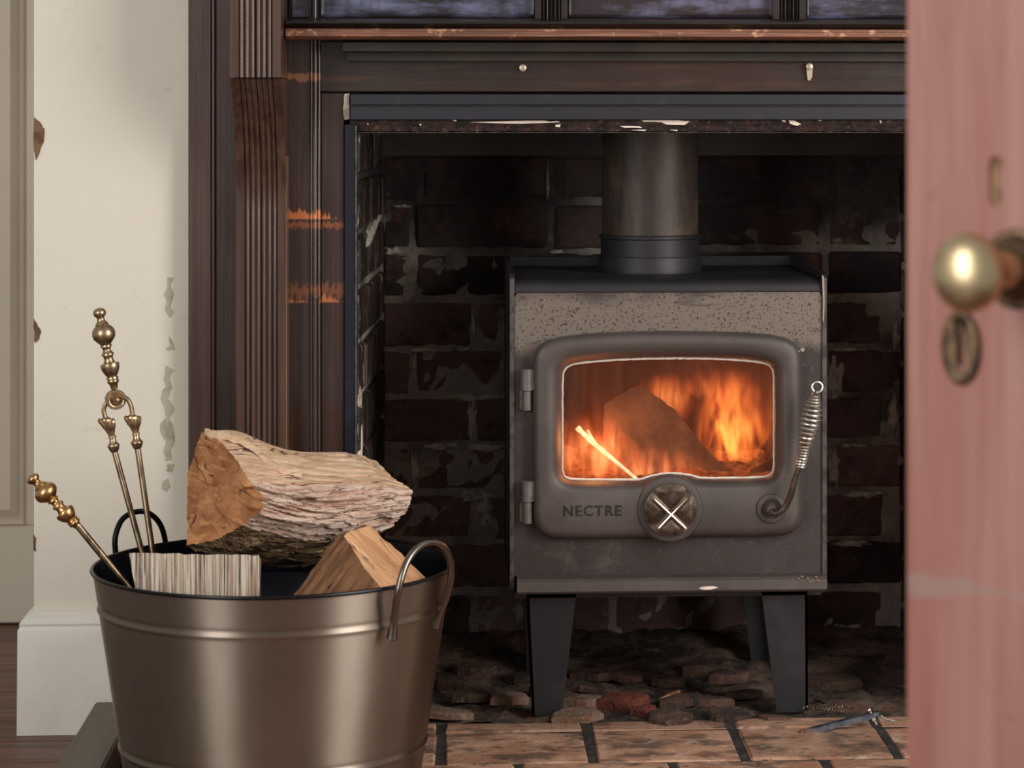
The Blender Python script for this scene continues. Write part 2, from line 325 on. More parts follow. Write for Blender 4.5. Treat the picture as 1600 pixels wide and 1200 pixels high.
m_wedge_l = mat('wedge_light_face', c(214, 164, 122), .8, rot=RW, layers=[(c(178, 122, 82), (6, 60, 70), .45, .62, .7), (c(234, 196, 156), (8, 110, 120), .55, .68, .6), (c(96, 58, 36), (10, 90, 90), .66, .69, .7), ('line', c(110, 66, 40), (6, 40, 40), .014, .8)], bump=[((8, 110, 110), .6, .004)])
m_char = mat('charred_log', c(124, 98, 78), .95, layers=[(c(70, 54, 44), 20, .42, .6, .7)], bump=[(60, .8, .008)])
m_fire = mat('firebrick', c(70, 50, 42), .95, layers=[(c(30, 24, 22), 12, .4, .6, .8)])

# ------------------------------------------------------------------ the setting
WALL = 4.07
xl, xs = X(53, WALL), X(294, WALL)
OL, OR = X(557, WALL), X(557, WALL) + 1.0             # opening
MIR = OL + OR
b = MB()
b.box(xl, OL - .06, WALL, WALL + .1, 0, 1.02)
b.box(xl, 2.2, WALL, WALL + .1, 1.02, 2.4)
b.box(OR + .06, 2.2, WALL, WALL + .1, 0, 1.02)
b.box(xl, xl + .1, WALL + .1, 5.2, 0, 2.4)
wall = b.build('wall_back', m_white); tag(wall, 'white painted chimney breast wall with peeling patches', kind='structure')
rg = random.Random(5)
def blob(pts, Y, dy, name, m, parent, jit=.8, sub=3):
    poly = []
    for i in range(len(pts)):
        a, b_ = pts[i], pts[(i + 1) % len(pts)]
        for k in range(sub):
            t = k / sub; j = jit if k else 0
            q = P(a[0] + (b_[0] - a[0]) * t + rg.uniform(-j, j), a[1] + (b_[1] - a[1]) * t + rg.uniform(-j, j), Y); poly.append(q)
    return MB().prism(poly, (0, dy, 0)).build(name, m, parent)
for pts in ([(53, 183), (62, 190), (66, 200), (69, 200), (68, 222), (62, 238), (56, 250), (53, 236)],
            [(53, 498), (59, 510), (64, 520), (61, 530), (55, 536), (53, 530)], [(52, 835), (56, 840), (56, 862), (52, 860)]):
    blob(pts, WALL - .0016, .004, 'plaster_chip', m_plaster, wall, 1.2)
for pts in ([(262, 433), (270, 434), (266, 446), (271, 460), (266, 478), (271, 490), (265, 496), (258, 484), (261, 470), (257, 458), (262, 448)],
            [(264, 526), (270, 536), (272, 546), (262, 548), (259, 544), (267, 540), (265, 534)],
            [(259, 571), (271, 578), (264, 590), (268, 606), (262, 622), (272, 640), (264, 652), (270, 668), (272, 690), (266, 704), (268, 718), (259, 720), (256, 704), (260, 690), (252, 676), (251, 662), (260, 652), (257, 634), (252, 622), (254, 610), (260, 604), (256, 592)],
            [(262, 724), (272, 726), (268, 738), (260, 736)], [(254, 752), (262, 748), (266, 760), (260, 768), (254, 764)]):
    blob(pts, WALL - .0012, .003, 'paint_flake', m_peel, wall, 1.0)
# baseboard round the corner of the breast
bx0 = X(26, 4.04)
zt = Z(958, 4.04, 60)
b = MB()
prof = [(0, 0), (.001, zt - .028), (.004, zt - .022), (.003, zt - .018), (.012, zt - .006), (.026, zt), (.03, zt)]
RA = []
for ex, pt in ((0, None),):
    pass
def base_ring(d, z): return [(xl + .06, WALL - .03 + d, z), ]
R_ = []
for d, z in prof:
    fx = bx0 + d; fy = WALL - .03 + d
    R_.append([Vector((xs + .02, fy, z)), Vector((fx, fy, z)), Vector((fx, 5.1, z))])
vs = [p for r in R_ for p in r]; fs = []
for i in range(len(R_) - 1):
    for k in range(2): fs.append((i * 3 + k, i * 3 + k + 1, i * 3 + k + 4, i * 3 + k + 3))
b.add(vs, fs)
tag(b.build('baseboard_back', m_white2, smooth=True), 'tall white baseboard with moulded top edge', kind='structure')
# alcove with a panelled white door
DY = 4.92
b = MB(); b.box(-1.8, xl + .05, DY + .04, DY + .1, 0, 2.4)
tag(b.build('wall_alcove', m_cream), 'cream wall of the alcove behind the white door', kind='structure')
d2 = empty('door_2', label='cream panelled door in the alcove at the left edge', kind='structure')
zb = Z(974, DY, 20); z1 = Z(822, DY, 20)
xs1 = X(40, DY)
b = MB(); b.box(-1.5, xl + .04, DY, DY + .035, zb, zb + (z1 - zb), .003); b.build('bottom_rail', m_cream, d2)
b = MB(); b.box(xs1, xl + .04, DY, DY + .035, z1, 2.3, .003); b.build('stile', m_cream, d2)
b = MB(); b.box(-1.5, xs1, DY + .02, DY + .034, z1, 2.3); b.build('back_panel', m_cream, d2)
b = MB()
b.rings([[(x, y, z) for x, z in ((-1.2, z1 + i), (xs1 - i, z1 + i), (xs1 - i, 2.2), (-1.2, 2.2))] for i, y in ((0, DY + .004), (.004, DY - .003), (.009, DY + .004), (.014, DY + .018))])
b.build('panel_moulding', m_cream, d2, smooth=True)
b = MB(); b.rings([[(x, y, z) for x, z in ((-1.2, z1 + i), (xs1 - i, z1 + i), (xs1 - i, 2.2), (-1.2, 2.2))] for i, y in ((.016, DY + .019), (.03, DY + .006))], cap1=True)
b.build('raised_panel', m_cream, d2)
# floor
b = MB(); b.box(-2.4, 2.4, .4, 5.3, -.06, -.021)
floor = b.build('floor', m_hole); tag(floor, 'old brown timber floorboards', kind='structure')
rg = random.Random(11)
kx0 = X(148, 4.04); kx1 = kx0 + .067
variants = {}
y = .42; i = 0
while y < 5.1:
    wd = .128; x0 = -1.6
    b = MB(); b.cbox((0, 0, 0), (kx0 - x0 + .02, wd - .004, .022), .0025)
    o = b.build('floor_board', m_floor, floor); o.location = ((x0 + kx0 + .02) / 2, y + wd / 2, -.011 + rg.uniform(-.001, .0006)); i += 1
    y += wd
y = .42
while y < 2.67:
    b = MB(); b.cbox((0, 0, 0), (3.0, .124, .022), .0025)
    o = b.build('floor_board', m_floor, floor); o.location = (kx0 + .022 + 1.5, y + .064, -.011 + rg.uniform(-.001, .0006)); y += .128
y = 2.67
while y < 4.06:
    wd = min(.128, 4.064 - y)
    b = MB(); b.cbox((0, 0, 0), (1.1, wd - .004, .022), .0025)
    o = b.build('floor_board', m_floor, floor); o.location = (OR + .302 + .55, y + wd / 2, -.011 + rg.uniform(-.001, .0006)); y += .128
# brick hearth
hearth = empty('brick_hearth', label='worn brick hearth paving in front of the stove', cat='hearth')
b = MB(); b.box(kx1, OR + .3, 2.6, 4.12, -.02, -.004); b.build('hearth_mortar', m_joint, hearth)
cols = [690, 921, 1151, 1383]
xj = [X(p, 4.02) for p in (690, 918, 1147, 1374)]
pit = (xj[3] - xj[0]) / 3
rows = [(4.092, 4.03), (4.022, 3.832), (3.824, 3.634), (3.626, 3.436), (3.428, 3.238), (3.23, 3.04), (3.032, 2.842)]
for r, (ya, yb) in enumerate(rows):
    off = 0 if r < 2 else (.5 * pit if r % 2 == 0 else 0)
    for k in range(-3, 6):
        x0 = xj[0] + k * pit + off + .005; x1 = x0 + pit - .013
        x0 = max(x0, kx1 + .004)
        if x1 - x0 < .03 or x0 > OR + .2: continue
        b = MB(); b.cbox((0, 0, 0), (x1 - x0, ya - yb, .04), .004, .0016, rg)
        o = b.build('brick', m_paver, hearth, origin=(0, 0, 0)); o.location = ((x0 + x1) / 2, (ya + yb) / 2, -.02 + rg.uniform(-.003, -.0006))
kerb = empty('hearth_kerb', label='grey-brown timber kerb along the left side of the brick hearth', cat='kerb')
b = MB(); b.box(kx0, kx1, 2.75, 4.038, 0, .052, .004); b.build('side_rail', m_kerb, kerb)
b = MB(); b.box(kx0, OR + .3, 2.68, 2.748, 0, .052, .004); b.build('front_rail', m_kerb, kerb)

# firebox masonry
BW = 4.64
bxl = X(597, BW); bxr = MIR - bxl
rg = random.Random(3)
wb = MB().box(bxl - .1, bxr + .1, BW + .006, BW + .1, -.02, 1.3).build('wall_firebox_back', m_mort)
tag(wb, 'blackened brick wall behind the stove', kind='structure')
# uneven mortar skin
b = MB(); nx, nz_ = 90, 70; g = []
for i in range(nx):
    for j in range(nz_):
        x = bxl - .02 + (bxr - bxl + .04) * i / (nx - 1); z = 1.0 * j / (nz_ - 1)
        g.append((x, BW - .0005 + .0055 * fbm(x * 22, 3, z * 22), z))
b.add(g, [(i * nz_ + j, (i + 1) * nz_ + j, (i + 1) * nz_ + j + 1, i * nz_ + j + 1) for i in range(nx - 1) for j in range(nz_ - 1)])
b.build('mortar', m_mort, wb, smooth=True)
def brick_mesh(L, H, D, seed, m, ch=.004):
    r = random.Random(seed); b = MB(); b.cbox((0, 0, 0), (L, D, H), ch, .0016, r)
    o = b.build('brick', m); me = o.data; bpy.data.objects.remove(o); return me
courses = []   # py of the bottoms and tops of the courses
tops = [243, 319, 393, 470, 546, 621, 697, 773, 849, 925]
full = [brick_mesh(.238, .077, .03, s, m_brick) for s in range(5)]; fulld = [brick_mesh(.238, .077, .03, s + 9, m_brick_dk) for s in range(4)]
pb = .25
jA = X(741, BW); jB = X(645, BW)
for r, t in enumerate(tops):
    zt_ = Z(t + 2, BW); zc = zt_ - .0385
    j0 = (jA if r in (3, 5, 7, 9) else jB) + (0 if r != 0 else X(857, BW) - X(845, BW))
    x = j0 - 2 * pb
    while x < bxr:
        x0, x1 = max(x + .006, bxl + .002), min(x + pb - .006, bxr - .002)
        if x1 - x0 > .03:
            dk = r < 3 or rg.random() < .12
            if x1 - x0 > .232: me = rg.choice(fulld if dk else full)
            else: me = brick_mesh(x1 - x0, .077, .03, rg.randrange(99), m_brick_dk if dk else m_brick)
            o = bpy.data.objects.new('brick', me); COL.objects.link(o); o.parent = wb
            o.location = ((x0 + x1) / 2, BW + .012 + rg.uniform(-.0025, .003), zc + rg.uniform(-.002, .002)); o.rotation_euler = (0, rg.uniform(-.008, .008), rg.uniform(-.008, .008))
            if x1 - x0 > .232: o.scale = (1, 1, rg.uniform(.95, 1.03))
        x += pb
def mblob(cx_, cy_, rx, ry, seed, d=.004):
    r = random.Random(seed); R_ = []
    n = 18; rad = [1 + .35 * r.uniform(-1, 1) for _ in range(n)]
    for f_, dy in ((1, .002), (.75, -d * .7), (.35, -d)):
        R_.append([P(cx_ + rx * f_ * rad[k] * math.cos(2 * PI * k / n), cy_ + ry * f_ * rad[k] * math.sin(2 * PI * k / n), BW - .0052 + dy) for k in range(n)])
    MB().rings(R_, cap1=True).build('mortar_smear', m_smear, wb, smooth=True)
for k, a in enumerate(((735, 621, 34, 7), (737, 655, 8, 30), (690, 697, 26, 6), (755, 700, 32, 7), (647, 565, 4, 18), (740, 505, 3, 26), (660, 547, 22, 4), (720, 546, 18, 4), (856, 283, 2.5, 30), (745, 775, 36, 9), (648, 735, 7, 26), (1303, 590, 14, 32), (1330, 546, 26, 4), (1396, 650, 10, 30), (1302, 730, 10, 30), (1350, 772, 30, 6), (1330, 696, 26, 4), (756, 800, 12, 20), (870, 394, 14, 3), (625, 322, 16, 2.5), (615, 392, 14, 6), (1400, 520, 7, 24), (1330, 850, 30, 5))):
    mblob(*a, k)
# splayed cheeks, laid in courses
def cheek(nm, side, lab):
    root = empty('wall_firebox_' + nm, label=lab, kind='structure')
    pa = Vector((OL, WALL + .002, 0)); pb_ = Vector((bxl, BW, 0))
    d = (pb_ - pa); L_ = d.length; d.normalize(); n = Vector((d.y, -d.x, 0))     # n points into the opening
    def q(s, k, z):
        p = pa + d * s + n * k; return Vector((p.x, p.y, z))
    b = MB(); b.rings([[q(0, -.004, z), q(L_ + .02, -.004, z), q(L_ + .02, -.12, z), q(0, -.12, z)] for z in (-.02, 1.3)], cap0=True, cap1=True)
    b.build('mortar', m_mort, root, mirror=MIR if side else None)
    z = Z(tops[-1] + 2 + 76, BW); r2 = random.Random(8); r = 0
    z = -.01
    while z < 1.0:
        s = 0 if r % 2 else -.115
        while s < L_:
            s0, s1 = max(s, 0), min(s + .235, L_)
            if s1 - s0 > .03:
                b = MB(); j = [r2.uniform(-.0025, .0025) for _ in range(4)]
                ch = .005
                R_ = []
                for (kk, e) in ((-.03, 0), (0 + j[0], 0), (ch + j[1], ch)):
                    R_.append([q(s0 + e, kk, z + e), q(s1 - e, kk, z + e + j[2]), q(s1 - e, kk, z + .077 - e), q(s0 + e, kk, z + .077 - e + j[3])])
                b.rings(R_, cap1=True)
                b.build('brick', m_cheek, root, mirror=MIR if side else None)
            s += .247
        z += .0885; r += 1
    return root, q
ckl = cheek('left', 0, 'left cheek of the firebox with flaking soot-black brick')
cheek('right', 1, 'right cheek of the firebox in brick')
root, q = ckl
for nm_, s0, s1, za, zb_, mm_ in (('mortar_smear', .10, .50, Z(372, 4.3), Z(350, 4.3), m_smear), ('plaster_edge', .004, .05, Z(725, 4.1), Z(650, 4.1), m_flake), ('plaster_edge', .004, .03, Z(640, 4.1), Z(600, 4.1), m_smear)):
    b = MB(); r3 = random.Random(int(za * 1000)); n3 = 14; R3 = []
    for k_, f_ in ((-.002, 1), (.005, .9), (.007, .5)):
        R3.append([q((s0 + s1) / 2 + (s1 - s0) / 2 * f_ * math.cos(2 * PI * a / n3) * (1 + .2 * math.sin(a * 5)), k_, (za + zb_) / 2 + (s0 > .05) * .02 * math.cos(2 * PI * a / n3) + (zb_ - za) / 2 * f_ * math.sin(2 * PI * a / n3) * (1 + .2 * math.sin(a * 3))) for a in range(n3)])
    b.rings(R3, cap1=True); b.build(nm_, mm_, root, smooth=True)
# firebox floor: broken sooty rubble
b = MB(); nx, ny = 110, 70; g = []
for i in range(nx):
    for j in range(ny):
        x = OL - .02 + 1.04 * i / (nx - 1); y = 4.088 + (BW - 4.088 + .02) * j / (ny - 1)
        rise = max(0, (y - 4.36)) * .14
        z = -.006 + rise + .010 * fbm(x * 14, y * 14, 1) + .006 * abs(fbm(x * 40, y * 40, 5))
        g.append((x, y, min(z, .001) if y < 4.1 else z))
b.add(g, [(i * ny + j, (i + 1) * ny + j, (i + 1) * ny + j + 1, i * ny + j + 1) for i in range(nx - 1) for j in range(ny - 1)])
ff = b.build('floor_firebox', m_rub, smooth=True); tag(ff, 'sooty broken brick rubble under the stove', kind='structure')
rg = random.Random(21)
def chunk(px, py, wpx, hpx, m, name='brick_fragment', dz=0):
    v = (py - CY) / F; Yg = HC / v * .998
    p = P(px, py, Yg); s = S(Yg)
    r = random.Random(int(px * 7 + py)); L_ = wpx * s; D_ = L_ * r.uniform(.45, .8); H_ = hpx * s
    b = MB(); n = 9; R_ = []
    rad = [1 + .26 * r.uniform(-1, 1) for _ in range(n)]
    for f_, zf in ((1.0, -.8), (1.0, .5), (.93, .85), (.6, 1.0)):
        R_.append([Vector((L_ / 2 * f_ * rad[k] * math.cos(2 * PI * k / n), D_ / 2 * f_ * rad[(k + 3) % n] * math.sin(2 * PI * k / n), H_ * .5 * zf + r.uniform(-.1, .1) * H_)) for k in range(n)])
    b.rings(R_, cap0=True, cap1=True)
    o = b.build(name, m, ff, smooth=True, angle=28); o.location = (p.x, p.y, p.z + H_ * .22 + dz); o.rotation_euler = (r.uniform(-.1, .1), r.uniform(-.1, .1), r.uniform(-.5, .5)); return o
for a in ((735, 1092, 70, 16, m_rubp), (795, 1096, 66, 16, m_rubw), (912, 1100, 70, 18, m_rubw), (700, 1118, 90, 12, m_rubw), (975, 1104, 90, 24, m_rubr), (1008, 1115, 40, 16, m_rubr), (905, 1122, 86, 14, m_rubw), (1045, 1125, 80, 14, m_rubp), (1140, 1122, 80, 14, m_rubp), (1210, 1125, 60, 10, m_rubp), (700, 1070, 60, 18, m_rubp), (750, 1052, 90, 20, m_rubp), (925, 1058, 76, 14, m_rubp), (985, 1060, 70, 14, m_rubp), (1040, 1068, 60, 16, m_rubp), (1090, 1052, 80, 20, m_rubp), (1140, 1062, 70, 18, m_rubp), (940, 1080, 60, 12, m_rubp), (1060, 1098, 70, 14, m_rubp), (1110, 1100, 70, 14, m_rubp), (1165, 1088, 60, 12, m_rubp), (1300, 1070, 90, 18, m_rubp), (1350, 1040, 90, 24, m_rubp), (1310, 1030, 70, 18, m_rubp), (980, 1030, 90, 26, m_rubp), (1060, 1022, 90, 26, m_rubp), (900, 1032, 90, 22, m_rubp), (1120, 1030, 70, 20, m_rubp), (710, 1030, 90, 22, m_rubp), (780, 1040, 60, 16, m_rubp), (1380, 1085, 60, 14, m_rubp), (1310, 1105, 70, 12, m_rubp), (860, 1085, 60, 14, m_rubp), (820, 1062, 60, 14, m_rubp)):
    chunk(*a)
stick = MB(); p0 = P(1030, 1094, 4.2); p1 = P(1062, 1080, 4.24); stick.tube([p0, (p0 + p1) / 2 + Vector((0, 0, .001)), p1], [.0025, .004, .0025], 6)
tag(stick.build('wood_splinter', m_copper, origin=None), 'orange-brown wood splinter lying on rubble below the stove', 'splinter')
# steel plate closing the throat above
b = MB(); b.box(bxl - .06, bxr + .06, BW - .07, BW - .02, Z(243, BW - .07), 1.25)
b.box(OL - .05, OR + .05, WALL + .1, BW - .02, 1.08, 1.1)
tag(b.build('trim_1', m_hood), 'soot-black register plate at the top of the firebox', kind='structure')

# ------------------------------------------------------------------ fireplace surround
sur = empty('fireplace_surround', label='dark stained timber mantel surround with fluted pilaster and scorched boards', cat='mantelpiece')
TOPZ = 1.62
def bead(b, x, y, r, z0, z1, n=10):
    b.rings([[(x + r * math.cos(PI + PI * k / n), y - r * math.sin(PI * k / n) , z) for k in range(n + 1)] for z in (z0, z1)], close=False)
zsh = Z(33, 3.95)
for mi in (None, MIR):
    b = MB(); b.box(X(294, 4.04), X(331, 4.04), 4.04, WALL + .02, 0, TOPZ, .003); b.build('outer_board', m_sur_red, sur, mirror=mi)
    b = MB(); bead(b, X(333.5, 4.04), 4.044, .0035, 0, TOPZ); bead(b, X(328, 4.04), 4.041, .0015, 0, TOPZ); b.build('bead_moulding', m_sur_red, sur, smooth=True, mirror=mi)
    b = MB(); b.box(X(336, 4.045), X(450, 4.045), 4.045, WALL + .02, 0, TOPZ, .002); b.build('backing_board', m_sur, sur, mirror=mi)
    # fluted pilaster: block above, bracket sweeping back below
    xa, xb = X(359, 3.88), X(439, 3.88); nX = 96
    def flute(t, dep):
        if t < .17 or t > .83: return 0
        u = (t - .17) / .66 * 6
        return dep * (.15 + .85 * (1 - abs(math.sin(PI * u)) ** .6)) if (u % 1) > .001 else dep
    def pil(zs, f, nm):
        b = MB(); R_ = []
        for z in zs:
            Y0 = f(z); row = [Vector((xa, 4.05, z))]
            for k in range(nX + 1):
                t = k / nX; row.append(Vector((xa + (xb - xa) * t, Y0 + flute(t, .006), z)))
            row.append(Vector((xb, 4.05, z))); R_.append(row)
        b.rings(R_, cap0=True, cap1=True)
        return b.build(nm, m_flute, sur, smooth=True, angle=50, mirror=mi)
    zk = Z(121, 3.88, 400)
    pil([zk, zk + .002, TOPZ], lambda z: 3.88, 'fluted_block')
    def curve(z):
        t = min(1, max(0, (zk - z) / .2)); return 3.892 + .106 * (1 - (1 - t) ** 2.2)
    pil([zk - .0015 - .01 * i for i in range(24)] + [.12], curve, 'fluted_bracket')
    b = MB(); b.box(xb - .0004, xb + .0018, 3.9975, 4.044, .12, zk - .12, .0006); b.build('worn_edge', m_wornedge, sur, mirror=mi)
    b = MB(); b.box(xa - .006, xb + .006, 3.985, 4.05, 0, .12, .003); b.build('plinth_block', m_sur, sur, mirror=mi)
    b = MB(); b.box(X(449, 4.05), X(486, 4.05), 4.046, WALL + .01, 0, Z(28, 4.04), .0015); b.build('jamb_board', m_worn, sur, mirror=mi)
    b = MB(); x0 = X(492, 4.045)
    for dx, r, y in ((-.0055, .002, 4.045), (0, .004, 4.046), (.0065, .0025, 4.045)): bead(b, x0 + dx, y, r, 0, Z(64, 4.04))
    b.build('bead_moulding', m_worn, sur, smooth=True, mirror=mi)
    b = MB(); b.box(X(501, 4.05), X(538, 4.05), 4.05, WALL + .01, 0, Z(145, 4.05), .0015); b.build('frame_board', m_worn, sur, mirror=mi)
    b = MB(); b.box(X(455, 4.03), X(483, 4.03), 4.03, WALL + .01, Z(29, 4.03), TOPZ, .002); bead(b, X(491, 4.03), 4.032, .005, Z(29, 4.03), TOPZ)
    b.build('upper_stile', m_blue, sur, smooth=True, mirror=mi)
xr0, xr1 = X(500, 4.05), MIR - X(500, 4.05)
b = MB(); b.box(xr0, xr1, 4.047, WALL + .012, Z(144, 4.047), Z(64, 4.047), .002); b.build('frieze_board', m_frieze, sur)
# mantel moulding
x0, x1 = X(446, 3.95), MIR - X(446, 3.95)
def extr(prof, m, nm):
    b = MB(); b.rings([[(x, y, z) for y, z in prof] for x in (x0, x1)], cap0=True, cap1=True); b.build(nm, m, sur, smooth=True, angle=30)
zp = lambda py, Y: Z(py, Y, 900)
extr([(4.05, zp(31, 3.99)), (3.972, zp(31, 3.97)), (3.955, zp(34, 3.96)), (3.952, zp(37, 3.95)), (3.957, zp(41, 3.955)), (3.965, zp(44, 3.96)), (4.05, zp(44, 3.96))], m_dark, 'shelf_bead')
extr([(4.05, zp(44, 3.96)), (3.962, zp(44.5, 3.96)), (3.952, zp(46, 3.95)), (3.952, zp(49, 3.95)), (3.947, zp(50, 3.95)), (3.945, zp(57, 3.95)), (3.953, zp(61, 3.95)), (4.05, zp(61, 3.95))], m_copper, 'shelf_nosing')
# overmantel panels and small fluted stiles
def upanel(pa, pb_):
    xa_, xb_ = X(pa, 4.05), X(pb_, 4.05); z0 = Z(28, 4.05)
    b = MB(); b.rings([[(x, y, z) for x, z in ((xa_ + i, z0 + i), (xb_ - i, z0 + i), (xb_ - i, TOPZ - i), (xa_ + i, TOPZ - i))] for i, y in ((0, 4.045), (.002, 4.043), (.006, 4.055))], cap1=True)
    b.build('overmantel_panel', m_blue, sur)
for a in ((500, 836), (887, 1208), (1259, 1540)): upanel(*a)
for a0, a1 in ((836, 887), (1208, 1259)):
    xa_, xb_ = X(a0, 4.035), X(a1, 4.035); z0 = Z(29, 4.035)
    b = MB(); row = []
    for z in (z0, TOPZ):
        rr = [Vector((xa_, 4.06, z))]
        for k in range(73):
            t = k / 72; g_ = 0
            if .2 < t < .8: g_ = .005 * (.4 + .6 * math.cos((t - .2) / .6 * 5 * 2 * PI))
            rr.append(Vector((xa_ + (xb_ - xa_) * t, 4.035 + g_, z)))
        rr.append(Vector((xb_, 4.06, z))); row.append(rr)
    b.rings(row, cap0=True, cap1=True); b.build('fluted_stile', m_dark, sur, smooth=True, angle=60)
b = MB(); b.box(x0, x1, 4.056, 4.075, Z(62, 4.05), TOPZ); b.build('backboard', m_sur, sur)
# steel hood strip under the shelf, black cover strip and lintel
hood = empty('steel_hood_strip', label='dark metal strip tucked under the mantel shelf', cat='metal strip')
xh = X(534, 4.0)
b = MB(); b.box(xh, MIR - xh, 4.0, 4.046, Z(81, 4.0), Z(66, 4.0), .001); b.build('face', m_hood, hood)
b = MB(); b.box(X(540, 4.03), MIR - X(540, 4.03), 4.03, 4.0465, Z(96, 4.03), Z(81.5, 4.03), .001); b.build('lower_flange', m_hood, hood)
lt = empty('steel_lintel_trim', label='slate-grey stepped steel trim above the fireplace opening', cat='steel trim')
xh = X(547, 4.04)
b = MB(); b.box(xh, MIR - xh, 4.04, 4.07, Z(164, 4.04), Z(147, 4.04), .001); b.build('upper_strip', m_steel, lt)
b = MB(); b.box(xh, MIR - xh, 4.033, 4.07, Z(187, 4.033), Z(166.5, 4.033), .001); b.build('lower_strip', m_steel, lt)
b = MB(); b.box(xh, MIR - xh, 4.045, 4.07, Z(167, 4.04), Z(163, 4.04)); b.build('groove', m_hood, lt)
lb = empty('lintel_edge', label='flaking brick-red and black edge below the steel trim', cat='lintel')
b = MB(); nx = 160; xa_, xb_ = X(547, 4.06), MIR - X(547, 4.06); R_ = []
for i in range(nx + 1):
    x = xa_ + (xb_ - xa_) * i / nx; j = .0015 * fbm(x * 60, 0, 0); j2 = .002 * fbm(x * 40, 4, 0)
    R_.append([(x, 4.12, Z(187, 4.05)), (x, 4.048 + j, Z(187, 4.05)), (x, 4.046 + j2, Z(193, 4.05)), (x, 4.05 + j, Z(198, 4.05) + j2 * .5), (x, 4.053 + j2, Z(205, 4.05) + j), (x, 4.12, Z(206.5, 4.05) + j)])
b.rings(R_, cap0=True, cap1=True); b.build('lintel_body', m_lint, lb, smooth=True)
b = MB(); b.box(xa_ - .002, xb_, 4.052, 4.14, Z(208, 4.052), Z(206, 4.052)); b.build('lintel_bar', m_lint, lb)
for pts in ([(733, 191), (765, 190), (800, 189), (850, 188.5), (858, 190), (870, 189), (876, 191), (840, 192.5), (790, 193), (760, 192)],
            [(868, 195), (876, 194), (874, 199), (868, 198)], [(1002, 188), (1060, 188), (1078, 189), (1070, 195), (1042, 194.5), (1034, 191), (1006, 190.5)],
            [(1232, 188), (1240, 188), (1252, 194), (1246, 196.5), (1234, 193)], [(1221, 188), (1228, 188.5), (1226, 191)], [(1374, 188), (1378, 189), (1376, 193)], [(706, 188), (714, 188), (712, 190)], [(968, 197), (1000, 197.5), (1004, 200), (975, 199.5)], [(1276, 187.5), (1284, 188), (1282, 189)], [(573, 193), (576, 193), (575, 196)], [(655, 194), (658, 194), (657, 197)], [(1046, 203), (1060, 203), (1058, 205)], [(985, 203), (1010, 202.6), (1008, 204.5)]):
    blob(pts, 4.0445, .006, 'paint_flake', m_flake, lb, .5, 2)
# plaster bit at the corner, steel jamb angle
tag(blob([(538, 147), (546, 146), (546, 186), (538, 187), (536, 168)], 4.046, .02, 'plaster_lump', m_peel, None), 'small cream lump of plaster at the left end of the steel trim', 'plaster')
for mi, lab in ((None, 'navy-black steel angle lining the left jamb of the opening'), (MIR, 'navy-black steel angle lining the right jamb of the opening')):
    j = empty('steel_jamb', label=lab, cat='steel jamb')
    b = MB(); b.box(X(538, 4.044), X(555, 4.044), 4.044, 4.072, 0, Z(194, 4.044), .001); b.build('face_plate', m_navy, j, mirror=mi)
    b = MB(); b.box(X(554.5, 4.042), X(557.5, 4.042), 4.042, 4.1, 0, Z(196, 4.044), .0004); b.build('edge_strip', m_edge, j, mirror=mi)
for k, (px, py) in enumerate(((817, 106), (1265, 104))):
    n = empty('nail', label=['round pale nail head above the flue on the frieze board', 'pale nail with a hanging scrap at the right of the frieze board'][k], cat='nail')
    p = P(px, py, 4.036); b = MB(); b.lathe(p + Vector((0, .012, 0)), p, [(0, .002), (.008, .002), (.0085, .0055), (.011, .0055), (.012, .003)], 14); b.build('nail_head', m_nail, n, smooth=True)
    if k:
        b = MB(); b.prism([P(x, y, 4.041) for x, y in ((1260, 106), (1270, 106), (1269, 120), (1266, 126), (1262, 125))], (0, .003, 0)); b.build('scrap', m_nail, n)

# ------------------------------------------------------------------ stove
st = empty('wood_stove', label='black cast and plate steel wood stove with a lit fire behind its glass', cat='stove')
YF, YB = 4.12, 4.50
xL, xR = X(804, YF), X(1284, YF)
door_out = [(832, 570), (834, 553), (842, 539), (856, 531), (880, 525.5), (920, 521), (980, 518), (1040, 517), (1100, 517.5), (1160, 519), (1205, 522.5), (1230, 528), (1245, 538), (1252, 552), (1254, 570), (1254, 700), (1254, 800), (1250, 818), (1241, 830), (1226, 836), (1200, 838), (1040, 840), (880, 842), (860, 841), (845, 834), (836, 822), (833, 806), (832, 700)]
win = [(877, 600), (878, 582), (883, 573), (893, 568), (915, 564), (960, 560.5), (1010, 558.5), (1060, 558), (1110, 558.5), (1160, 561), (1190, 564.5), (1203, 569), (1209, 577), (1211, 590), (1211, 660), (1211, 730), (1208, 741), (1198, 746.5), (1170, 748), (1110, 748.5), (1092, 748), (1080, 744.5), (1066, 742), (1047, 741), (1029, 742.5), (1015, 746), (1003, 750), (990, 751), (920, 751), (890, 750), (881, 746), (877, 737)]
CT = (1045, 655); NN = 220
ro = polar(door_out, CT, NN); ri = polar(win, CT, NN)
def shift(r, d):
    out = []
    for i in range(len(r)):
        (x0_, y0_), (x1_, y1_) = r[i - 1], r[(i + 1) % len(r)]
        tx, ty = x1_ - x0_, y1_ - y0_; l = math.hypot(tx, ty); out.append((r[i][0] - ty / l * -d, r[i][1] + tx / l * -d))
    return out          # d > 0: outward
def ring(r, Y): return [P(x, y, Y) for x, y in r]
def between(t): return [(a[0] + (b_[0] - a[0]) * t, a[1] + (b_[1] - a[1]) * t) for a, b_ in zip(ro, ri)]
# body shell
zT = .703; zfl = Z(924, YF)
b = MB()
z455 = Z(457, YF)
hole = shift(ri, 9)
rect = [(xL, Z(905, YF)), (xR, Z(905, YF)), (xR, z455), (xL, z455)]
cw = P(CT[0], CT[1], YF)
rectpx = polar([(r_[0] - cw.x, r_[1] - cw.z) for r_ in rect], (0, 0), NN)
